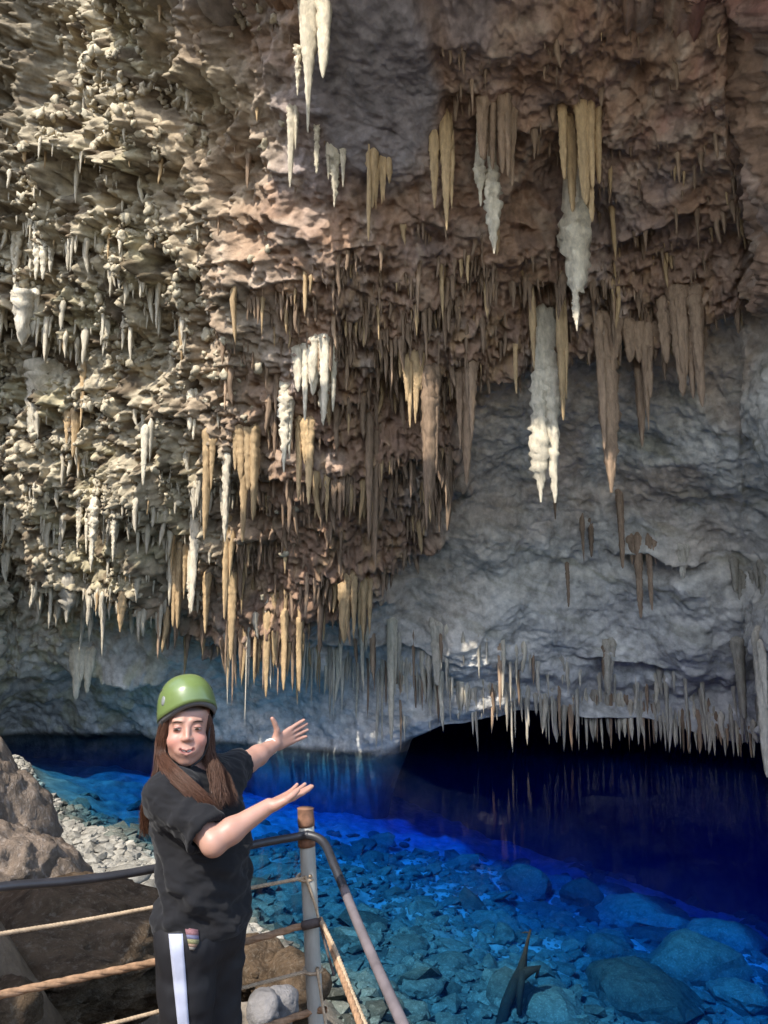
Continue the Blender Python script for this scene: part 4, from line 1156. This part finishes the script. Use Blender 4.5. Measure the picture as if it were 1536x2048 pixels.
def hand(wr, d, pn, th, scale, curl, spread, mirror):
    """d: finger direction, pn: palm normal, th: thumb side"""
    d = nrm_(d); pn = nrm_(pn - d * (pn @ d)); th = np.cross(d, pn) * mirror
    c0 = wr + d * .012
    c1 = wr + d * .085 * scale
    for k, off in enumerate((-.026, -.009, .009, .026)):
        f.cap(c0 + th * off * .75 * scale, c1 + th * off * scale, .0135 * scale, .0115 * scale, .012, squash=(pn, 1.15))
    tips = []
    for k, (off, ln) in enumerate(((.028, .070), (.0098, .078), (-.009, .073), (-.027, .057))):
        p = c1 + th * off * scale
        dd = nrm_(d + th * off * spread)
        cu_ = curl[k]
        q1 = p + dd * ln * .45 * scale + pn * cu_ * .35 * ln; e1 = nrm_(dd + pn * cu_ * 1.4)
        q2 = q1 + e1 * ln * .32 * scale; e2 = nrm_(dd + pn * cu_ * 2.4); q3 = q2 + e2 * ln * .26 * scale
        f.cap(p - dd * .01, q1, .0092 * scale, .0086 * scale, .004); f.cap(q1, q2, .0085 * scale, .0078 * scale, .002); f.cap(q2, q3, .0078 * scale, .0066 * scale, .002)
    return c0, c1, d, pn, th
# near hand: palm up, thumb on the viewer's side
c0, c1, d, pn, th = hand(wrR, tipR - wrR, np.array([-.25, -.15, 1.0]), None, 1.0, (.10, .05, .12, .2), 2.5, 1)
if th[1] > 0: pass
tb = c0 + th * .018; t1 = tb + .035 * nrm_(.8 * d + .75 * th + .25 * pn); t2 = t1 + .030 * nrm_(d + .25 * th + .3 * pn); t3 = t2 + .024 * nrm_(d + .05 * th + .35 * pn)
f.cap(tb, t1, .016, .0125, .012); f.cap(t1, t2, .0118, .0105, .004); f.cap(t2, t3, .0105, .008, .002)
# far hand: open palm to the viewer, thumb pointing up
thdir = np.array([-.25, -.25, 1.0])
dL = nrm_(tipL - wrL); pnL = np.cross(thdir, dL); pnL = pnL if pnL[1] < 0 else -pnL
mir = 1 if (np.cross(dL, nrm_(pnL - dL * (pnL @ dL))) @ thdir) > 0 else -1
c0, c1, d, pn, th = hand(wrL, dL, pnL, None, 1.0, (.05, .03, .05, .12), 3.5, mir)
tb = c0 + th * .020; t1 = tb + .036 * nrm_(.35 * d + 1.0 * th + .2 * pn); t2 = t1 + .030 * nrm_(-.05 * d + 1.0 * th); t3 = t2 + .024 * nrm_(-.2 * d + 1.0 * th)
f.cap(tb, t1, .016, .0125, .012); f.cap(t1, t2, .0118, .0105, .004); f.cap(t2, t3, .0105, .0085, .002)
V, F = f.mesh(); V = lap_smooth(V, F, 1, .4)
hl = (V - hc) @ HR / HS                                    # head-local coordinates for colour
sk = np.empty((len(V), 3)); sk[:] = (0.35, 0.195, 0.145)
nz_ = fbm(V / .03, 3); sk *= (1 + .06 * nz_)[:, None]
def blob(c, r, sq=(1, 1, 1)): return np.exp(-np.sum(((hl - np.array(c)) * np.array(sq) / r) ** 2, 1))
for s in (-1, 1):
    sk = mixf(sk, (0.47, 0.17, 0.13), .55 * blob((.042 * s, .07, -.035), .024))
    sk = mixf(sk, (0.10, 0.055, 0.035), .8 * np.clip(1.5 * blob((.032 * s, .076, .0215), .0060, (.32, .3, 1.7)), 0, 1))    # eyebrow
    sk = mixf(sk, (0.20, 0.10, 0.08), .9 * np.clip(1.6 * blob((.032 * s, .080, .0055), .0036, (.25, .2, 1.2)), 0, 1))                    # lash line
    sk = mixf(sk, (0.30, 0.13, 0.10), .45 * blob((.032 * s, .082, .004), .013, (.8, .6, 1.0)))
sk = mixf(sk, (0.48, 0.19, 0.15), .4 * blob((0, .112, -.032), .016))
sk = mixf(sk, (0.05, 0.025, 0.015), sstep(.049, .058, hl[:, 2] - .35 * np.abs(hl[:, 0]) * 0) * (hl[:, 2] < .2) * (np.abs(hl[:, 0]) < .12))
def lipd(pl):
    best = np.full(len(hl), 1.0)
    for a, b in zip(pl[:-1], pl[1:]):
        a = np.array(a); b = np.array(b); ab = b - a
        t = np.clip((hl - a) @ ab / (ab @ ab), 0, 1); best = np.minimum(best, np.linalg.norm(hl - a - t[:, None] * ab, axis=1))
    return best
sk = mixf(sk, (0.30, 0.11, 0.09), sstep(.0042, .0026, np.minimum(lipd(up_l), lipd(lo_l))) * .6)
sk = mixf(sk, (0.12, 0.03, 0.03), sstep(.0075, .005, lipd(mo)) * sstep(.0935, .0895, hl[:, 1]) * .9)
BV_, BF_ = V, F
me = mesh_np('body', V - np.array(PB), F); set_color(me, sk)
M_SKIN, nt, b = new_mat('skin')
vc = nd(nt, 'ShaderNodeVertexColor', layer_name='tint'); nt.links.new(vc.outputs[0], b.inputs['Base Color'])
b.inputs['Roughness'].default_value = 0.48; b.inputs['Specular IOR Level'].default_value = 0.4
b.inputs['Subsurface Weight'].default_value = 0.12; b.inputs['Subsurface Radius'].default_value = (0.012, 0.004, 0.002); b.inputs['Subsurface Scale'].default_value = 1.0
tcn = nd(nt, 'ShaderNodeTexCoord'); nz2 = nd(nt, 'ShaderNodeTexNoise', Scale=260.0, Detail=3.0); nt.links.new(tcn.outputs['Object'], nz2.inputs['Vector'])
bmp = nd(nt, 'ShaderNodeBump', Strength=0.15, Distance=0.001); nt.links.new(nz2.outputs[0], bmp.inputs['Height']); nt.links.new(bmp.outputs[0], b.inputs['Normal'])
body = link('body', me, M_SKIN, parent=woman)
def child(name, V, F, mat, parent=woman, smooth=True):
    return link(name, mesh_list(name, np.asarray(V) - np.array(PB), F, smooth), mat, parent=parent)
# eyes and teeth
M_EYE = plain_mat('eye_white', (0.26, 0.23, 0.22), rough=0.25, spec=0.5)
M_IRIS = plain_mat('dark_iris', (0.035, 0.022, 0.015), rough=0.15, spec=0.6)
M_TEETH = plain_mat('teeth', (0.60, 0.57, 0.52), rough=0.3, spec=0.5)
bd_bv = BVHTree.FromPolygons([tuple(v) for v in BV_], [tuple(int(i) for i in q) for q in BF_])
def on_face(x, z, off):
    o = Vector(H(x, .2, z)); h = bd_bv.ray_cast(o, Vector(-hf))
    return A_(h[0]) + off * hf
M_BROW = plain_mat('brow_hair', (0.035, 0.018, 0.010), rough=.8)
for s in (-1, 1):
    for nm, hw, hh, m_, off, cx in (('eye', .0120, .0030, M_EYE, .0006, 0), ('iris', .0072, .0032, M_IRIS, .0013, -.002)):
        V = []
        for t in np.linspace(-1, 1, 9):
            w = (1 - t * t) ** .7 + .04
            for q in np.linspace(-1, 1, 5): V.append(on_face(.032 * s + cx + hw * t, -.0005 + .0012 * s * t * 0 + hh * w * q - .0008 * t * t, off))
        child(nm, V, grid_faces(9, 5), m_, parent=body)
    for nm, z0, arch, hw, hh, off, cx in (('eyelash', .0034, .0012, .0130, .0011, .0016, 0), ('eyebrow', .0190, .0040, .0165, .0019, .0008, .001 * s)):
        V = []
        for t in np.linspace(-1, 1, 11):
            w = (1 - .75 * abs(t) ** 2.5)
            for q in np.linspace(-1, 1, 3): V.append(on_face(.032 * s + cx + hw * t, z0 + arch * (1 - t * t) - .0015 * t * s + hh * w * q, off))
        child(nm, V, grid_faces(11, 3), M_BROW, parent=body)
tp = [H(x, .0860 - 9.0 * x * x, -.0660 + 13 * x * x) for x in np.linspace(-.018, .018, 9)]
V, F = tube_np([Vector(p) for p in tp], [.0018, .0030, .0037, .0040, .0041, .0040, .0037, .0030, .0018], 8)
child('teeth', V, F, M_TEETH, parent=body)

# ---------------- T-shirt
f = Field((-0.98, 2.42, 0.78), (-0.30, 3.30, 1.50), 0.0045)
f.cap(neckb - .035 * upv - .03 * side, shR - .012 * upv + .02 * side, .062, .070, .05); f.cap(neckb - .035 * upv, shL - .02 * side - .012 * upv, .062, .064, .05)
f.ell(chest - .02 * upv, (.182, .125, .20), RBODY, .06)
f.ell(chest - .05 * upv + .05 * fwd + .06 * side, (.075, .09, .075), RBODY, .05); f.ell(chest - .05 * upv + .05 * fwd - .06 * side, (.075, .09, .075), RBODY, .05)
f.ell(belly + .01 * fwd, (.168, .128, .19), RBODY, .06)
f.ell(hipc + .03 * upv, (.172, .132, .16), RBODY, .05)
f.cap(hipc + .10 * upv, hipc - .10 * upv, .128, .132, .05)
sleeveR = shR + .84 * (elR - shR); sleeveL = shL + .62 * (elL - shL)
f.cap(shR, elR, .066, .068, .05); f.cap(shL, elL, .062, .062, .05)
# open ends: hem, sleeves, neck
hem_n = nrm_(np.array([0.03, 0, -1.0]))
f.cut(hipc - .012 * upv, hem_n)
X, Y, Z = np.meshgrid(*[(f.lo[k] + f.h * np.arange(f.n[k])).astype(np.float32) for k in range(3)], indexing='ij', sparse=True)
def sleeve_cut(sl_, ax, r):
    ax = nrm_(ax)
    q = (X - sl_[0]) * ax[0] + (Y - sl_[1]) * ax[1] + (Z - sl_[2]) * ax[2]
    px, py, pz = X - sl_[0] - q * ax[0], Y - sl_[1] - q * ax[1], Z - sl_[2] - q * ax[2]
    rr = np.sqrt(px * px + py * py + pz * pz)
    reg = (rr < r) & (q > -.02) & (q < .2)
    f.d = np.where(reg, np.maximum(f.d, q), f.d).astype(np.float32)
axR = nrm_(elR - shR); axL = nrm_(elL - shL)
sleeve_cut(sleeveR, axR, .105); sleeve_cut(sleeveL, axL, .10)
# hollow out so that arms and neck come out of real openings
f.cap(sleeveR - .05 * axR, sleeveR + .05 * axR, .056, .060, .006, 'sub'); f.cap(sleeveL - .04 * axL, sleeveL + .05 * axL, .050, .054, .006, 'sub')
f.ell(neckb + .028 * upv + .018 * fwd, (.075, .075, .05), RBODY, .008, 'sub')
V, F = f.mesh(); V = lap_smooth(V, F, 3, .5); Nn = vnormals(V, F)
loc = (V - belly) @ RBODY                                   # side, forward, up
z_ = loc[:, 2]
# cloth folds: diagonal drags from bust to back waist and soft vertical ones at the hem
w1 = np.sin((z_ * 34 + loc[:, 1] * 46 + 2.2 * fbm(V / .16, 2))) * sstep(.16, .02, z_) * sstep(-.24, -.05, z_)
w2 = np.sin((z_ * 52 - loc[:, 1] * 20 + 2.6 * fbm(V / .13 + 9, 2))) * sstep(.10, -.04, z_)
w3 = ridged(np.stack([loc[:, 0] * 5 + z_ * 5, loc[:, 1] * 7 + z_ * 3, z_ * 9], -1), 3)
tR = np.clip((V - shR) @ axR / np.linalg.norm(elR - shR), -1, 2)
w4 = np.sin(tR * 17 + 2.5 * fbm(V / .1 + 4, 2)) * sstep(.15, .5, tR) * (np.linalg.norm(V - (shR + np.outer(np.clip(tR, 0, 1), elR - shR)), axis=1) < .11)
V = V + Nn * (.009 * w1 + .007 * w2 + .009 * (w3 - .3) + .004 * w4 + .004 * fbm(V / .06, 2))[:, None]
M_SHIRT = plain_mat('black_cotton', (0.009, 0.009, 0.0105), rough=0.9, spec=0.2, noise=0.15, scale=120, bump=0.15, bump_dist=0.001)
M_SHIRT.node_tree.nodes['Principled BSDF'].inputs['Sheen Weight'].default_value = 0.06
M_SHIRT.node_tree.nodes['Principled BSDF'].inputs['Sheen Roughness'].default_value = 0.5
shirt = link('t_shirt', mesh_np('t_shirt', V - np.array(PB), F), M_SHIRT, parent=woman)
SV, SF = V, F
sh_bv = BVHTree.FromPolygons([tuple(v) for v in V], [tuple(int(i) for i in q) for q in F])

# ---------------- trousers with white side stripe
legR = hipc - .085 * side; legL = hipc + .085 * side
f = Field((-1.0, 2.42, 0.03), (-0.25, 3.2, 0.93), 0.0055)
f.ell(hipc + .0 * upv, (.165, .125, .14), RBODY, .04)
for lg, s in ((legR, -1), (legL, 1)):
    kn = lg - .41 * upv + .02 * fwd + .0 * side; an = lg + np.array([0, 0, .075 - lg[2]]) - .01 * fwd
    f.cap(lg - .02 * upv, kn, .102, .074, .04); f.cap(kn, an, .076, .062, .03)
f.cut(hipc + .05 * upv, np.array([0, 0, 1.0]))
V, F = f.mesh(); V = lap_smooth(V, F, 3, .5); Nn = vnormals(V, F)
V = V + Nn * (.004 * fbm(V / np.array([.08, .08, .14]), 3) + .003 * np.sin(V[:, 2] * 40 + 3 * fbm(V / .12, 2)))[:, None]
M_TR = plain_mat('black_track_fabric', (0.008, 0.008, 0.010), rough=0.7, spec=0.3, noise=0.1, scale=120, bump=0.1, bump_dist=0.001)
trousers = link('trousers', mesh_np('trousers', V - np.array(PB), F), M_TR, parent=woman)
tr_bv = BVHTree.FromPolygons([tuple(v) for v in V], [tuple(int(i) for i in q) for q in F])
M_WHITE = plain_mat('white_stripe', (0.34, 0.36, 0.45), rough=0.7, noise=0.05, scale=80)
def surf_from_eye(bv, u, v, off=.003):
    r = Vector(ray(u, v)).normalized()
    h = bv.ray_cast(EYE, r)
    return (A_(h[0]) + off * A_(h[1]) * (1 if h[1].dot(r) < 0 else -1), A_(h[1])) if h[0] is not None else (None, None)
def ribbon(name, bv, rows, mat, parent, off=.003):
    V = []; n = None
    for row in rows:
        pts = [surf_from_eye(bv, u, v, off)[0] for u, v in row]
        if any(p is None for p in pts): continue
        V += pts; n = len(pts); 
    m = len(V) // n
    o = child(name, V, grid_faces(m, n), mat, parent=parent)
    md = o.modifiers.new('thickness', 'SOLIDIFY'); md.thickness = 0.0015; md.offset = 0
    return o
rows = []
for v in np.linspace(1868, 2180, 26):
    a = np.interp(v, [1868, 2048, 2180], [338, 356, 372]); b = np.interp(v, [1868, 2048, 2180], [366, 378, 392])
    rows.append([(x, v) for x in np.linspace(a, b, 5)])
ribbon('side_stripe', tr_bv, rows, M_WHITE, trousers)
TAGC = [((0.50, 0.12, 0.16), 0, .3), ((0.16, 0.16, 0.42), .3, .5), ((0.42, 0.40, 0.08), .5, .72), ((0.55, 0.25, 0.10), .72, .86), ((0.40, 0.33, 0.25), .86, 1)]
for k, (c, a, b) in enumerate(TAGC):
    m_ = plain_mat('patch_colour_%d' % k, tuple(0.22 * x + 0.05 for x in c), rough=.8, noise=.3, scale=200)
    rr_ = [[(np.interp(t, [0, 1], [370, 379]) + w * np.interp(t, [0, .6, 1], [25, 22, 8]), 1858 + 40 * t + 2 * w) for w in (0, .5, 1)] for t in np.linspace(a, b, 3)]
    ribbon('pocket_patch', tr_bv, rr_, m_, trousers, .005)
# shoes
M_SHOE = plain_mat('dark_shoe', (0.03, 0.03, 0.035), rough=.6, noise=.2)
for lg in (legR, legL):
    f = Field((lg[0] - .2, lg[1] - .25, 0.0), (lg[0] + .3, lg[1] + .2, .16), .005)
    a0 = np.array([lg[0], lg[1], .05]) - .05 * fwd
    f.cap(a0, a0 + .19 * fwd - .012 * upv, .046, .038, .02); f.cap(a0 + .02 * fwd, a0 + .02 * fwd + .06 * upv, .045, .045, .02)
    f.cut((0, 0, .012), (0, 0, -1.0))
    V, F = f.mesh(); V = lap_smooth(V, F, 2)
    link('shoe', mesh_np('shoe', V - np.array(PB), F), M_SHOE, parent=woman)
# chest print: small blue and pale badge
M_BLUE = plain_mat('blue_print', (0.10, 0.16, 0.42), rough=.8); M_PALEP = plain_mat('pale_print', (0.55, 0.55, 0.60), rough=.8)
for (u, v, ru, rv, m_) in ((430, 1590, 4.5, 6, M_BLUE), (437, 1602, 3.2, 4, M_PALEP), (424, 1583, 2.6, 3, M_PALEP)):
    rr_ = []
    for j in np.linspace(-1, 1, 7):
        w = math.sqrt(max(0, 1 - j * j)) + .12
        rr_.append([(u + ru * w * i, v + rv * j) for i in np.linspace(-1, 1, 5)])
    try: ribbon('chest_badge', sh_bv, rr_, m_, shirt, .004)
    except Exception: pass

# ---------------- bracelet on the far wrist
bw = wrL - .012 * dL
X1 = nrm_(np.cross(dL, upv)); Y1 = np.cross(X1, dL)
M_BR = plain_mat('pale_beads', (0.68, 0.66, 0.60), rough=.4, spec=.5)
for k, (off, r) in enumerate(((0, .0285), (-.010, .0295))):
    ring = [bw + dL * (off + .004 * math.sin(2 * a)) + (X1 * math.cos(a) + Y1 * math.sin(a)) * r for a in np.linspace(0, 2 * math.pi, 25)]
    V, F = tube_np([Vector(p) for p in ring], [.0035 + .0012 * (i % 2) for i in range(25)], 8, cap=False)
    link('bracelet', mesh_np('bracelet', V - np.array(PB), F), M_BR, parent=woman)

# ---------------- helmet
HU = nrm_(hu + np.array([-0.17, 0.10, 0.0])); HF_ = nrm_(np.array([0.55, -1, 0]) - HU * (np.array([0.55, -1, 0]) @ HU)); HRr = np.cross(HF_, HU); HRr = HRr if HRr[0] > 0 else -HRr
hel = H(-.004, -.016, .064)
def helm(a, t, r=1.0):
    """a: azimuth (0 = front), t: 0 rim .. 1 crown"""
    rx, ry_, rz_ = .101 * r, .122 * r, .106 * r
    rim = -.010 - .046 * (0.5 - 0.5 * math.cos(a)) ** 1.5 - .010 * math.sin(a) ** 2 + .012 * max(0, math.cos(a)) ** 3
    ph = t * math.pi / 2
    cz = rim / r * (1 - t) ** 1.4 + rz_ * math.sin(ph) ** 0.92
    rad = math.cos(ph) ** 0.72
    bump_ = 1 + .010 * math.exp(-((t - .34) / .05) ** 2) + 0.008 * math.exp(-(t / .05) ** 2)
    return hel + HRr * (rx * rad * math.sin(a) * bump_) + HF_ * (ry_ * rad * math.cos(a) * bump_) + HU * cz
na, ntt = 64, 22
ts_ = np.linspace(0, 1, ntt) ** 0.9; ts_[-1] = .9995
V = [helm(2 * math.pi * i / na, t) for t in ts_ for i in range(na)]
V += [helm(2 * math.pi * i / na, t, .965) for t in ts_ for i in range(na)]
def ringF(o, rev):
    out = []
    for j in range(ntt - 1):
        for i in range(na):
            k = (i + 1) % na
            q = (o + j * na + i, o + j * na + k, o + (j + 1) * na + k, o + (j + 1) * na + i)
            out.append(q[::-1] if rev else q)
    return out
F = ringF(0, False) + ringF(na * ntt, True) + [(i, na * ntt + i, na * ntt + (i + 1) % na, (i + 1) % na) for i in range(na)]
M_HEL = plain_mat('green_helmet_shell', (0.118, 0.165, 0.052), rough=0.3, spec=0.5, noise=0.06, scale=25, bump=0.03, coat=0.25)
helmet = link('helmet', mesh_list('helmet', np.array(V) - np.array(PB), np.array(F)), M_HEL)
helmet.location = PB
tag(helmet, 'green climbing helmet worn on the head of the person', 'helmet')
M_DARK = plain_mat('dark_rubber', (0.02, 0.02, 0.022), rough=.6)
M_GREYP = plain_mat('grey_plastic', (0.18, 0.19, 0.18), rough=.5)
M_FOAM = plain_mat('white_foam_liner', (0.10, 0.10, 0.10), rough=.8, noise=.08)
def disc_on(name, a, t, sa, st, mat, rot=0.0, off=1.008, pw=2.0):
    V = []
    n = 20
    for rr in (1.0, .55):
        for k in range(n):
            th_ = 2 * math.pi * k / n
            x, y = math.cos(th_), math.sin(th_)
            x, y = x * math.cos(rot) - y * math.sin(rot), x * math.sin(rot) + y * math.cos(rot)
            V.append(helm(a + sa * rr * x, min(.99, max(0.02, t + st * rr * y)), off + .006 * (rr < 1)))
    V.append(helm(a, t, off + .007))
    F = [(k, (k + 1) % n, n + (k + 1) % n, n + k) for k in range(n)] + [(n + k, n + (k + 1) % n, 2 * n, 2 * n) for k in range(n)]
    V2 = V + [helm(a + sa * math.cos(2 * math.pi * k / n + rot), min(.99, max(0.02, t + st * math.sin(2 * math.pi * k / n + rot))), .985) for k in range(n)]
    b0_ = len(V)
    F += [((k + 1) % n, k, b0_ + k, b0_ + (k + 1) % n) for k in range(n)]
    return link(name, mesh_list(name, np.array(V2) - np.array(PB), np.array(F)), mat, parent=helmet, loc=(0, 0, 0))
disc_on('rivet', -1.15, .24, .10, .085, M_GREYP)
disc_on('vent', -1.62, .50, .16, .04, M_DARK, .9); disc_on('vent', -1.85, .44, .10, .05, M_DARK, .4)
disc_on('vent', -1.75, .12, .03, .02, M_DARK); disc_on('vent', 1.25, .36, .09, .06, M_DARK, -.5)
# liner band under the rim
V = []
for z0, r_ in ((.012, .93), (-.002, .90), (-.010, .84)):
    for i in range(na):
        a = 2 * math.pi * i / na
        p = helm(a, 0.0, r_); V.append(p + HU * z0)
F = [(j * na + i, j * na + (i + 1) % na, (j + 1) * na + (i + 1) % na, (j + 1) * na + i) for j in range(2) for i in range(na)]
ln = link('liner', mesh_list('liner', np.array(V) - np.array(PB), np.array(F)), M_FOAM, parent=helmet)
md = ln.modifiers.new('thickness', 'SOLIDIFY'); md.thickness = .006
# chin strap
for s in (-1, 1):
    pts = smooth_path([helm(s * 1.35, 0, .93), H(.071 * s, .022, -.015), H(.066 * s, .025, -.06), H(.048 * s, .03, -.098), H(.012 * s, .045, -.124)], 6)
    V, F = tube_np(pts, [.0045] * len(pts), 6)
    link('strap', mesh_list('strap', V - np.array(PB), F), M_DARK, parent=helmet)

# ---------------- hair: locks of strands from under the helmet
rgh = np.random.default_rng(3)
M_HAIR = plain_mat('brown_hair', (0.070, 0.030, 0.016), rough=.5, spec=.35, noise=.5, scale=9, stretch=(30, 30, 1))
hair_parts = []
def lock(guide, n, spread0, spread1, r=.0007, wave=.009):
    g = [Vector(p) for p in guide]
    for i in range(int(n * 3.4)):
        a = rgh.normal(size=3); a /= np.linalg.norm(a) + 1e-9
        ra = rgh.uniform() ** .5
        ph = rgh.uniform(0, 6.28, 2); cut_ = rgh.uniform(.82, 1.0)
        pts = smooth_path(g, 5); m = max(4, int(len(pts) * cut_)); pts = pts[:m]
        out = []
        for k, p in enumerate(pts):
            t = k / (len(pts) - 1)
            sp = spread0 + (spread1 - spread0) * t
            w = wave * (t ** .7)
            out.append(p + Vector(a * ra * sp) + Vector((w * math.sin(5 * t * 2 + ph[0]), w * math.cos(4 * t * 2 + ph[1]), 0)))
        rr = [r * (1.0 if k < len(out) - 3 else (.8, .5, .2)[k - len(out) + 3]) for k in range(len(out))]
        hair_parts.append(tube_np(out, rr, 4, cap=False))
gl = lambda u, v, y: W(u, v, y)
# picture-left side of the face, over the near shoulder, down the chest
lock([H(-.066, .015, .035), H(-.076, .012, -.02), H(-.078, .02, -.08), gl(337, 1545, 2.62), gl(372, 1578, 2.575), gl(405, 1610, 2.57), gl(432, 1632, 2.59)], 190, .012, .020)
lock([H(-.060, .035, .04), H(-.072, .03, -.02), H(-.074, .035, -.08), gl(350, 1540, 2.60), gl(385, 1575, 2.565), gl(412, 1602, 2.56), gl(438, 1628, 2.58)], 130, .008, .016)
# behind the shoulder, down the back
lock([H(-.070, -.03, .02), H(-.082, -.04, -.06), gl(318, 1545, 2.70), gl(300, 1590, 2.72), gl(293, 1640, 2.74), gl(291, 1680, 2.75)], 170, .018, .020)
lock([H(-.05, -.07, .0), H(-.06, -.09, -.08), gl(320, 1560, 2.78), gl(300, 1610, 2.80), gl(296, 1660, 2.80)], 120, .025, .025)
# picture-right side, dark fall over the far chest
lock([H(.064, .01, .03), H(.073, .01, -.02), H(.070, .012, -.08), gl(428, 1540, 2.72), gl(438, 1580, 2.68), gl(446, 1612, 2.66)], 200, .012, .026)
lock([H(.060, -.01, .03), H(.074, -.02, -.04), H(.078, -.02, -.10), gl(440, 1545, 2.78), gl(455, 1580, 2.74), gl(466, 1612, 2.71)], 160, .014, .022)
V, F = merge(hair_parts)
link('hair', mesh_np('hair', V - np.array(PB), F), M_HAIR, parent=woman)
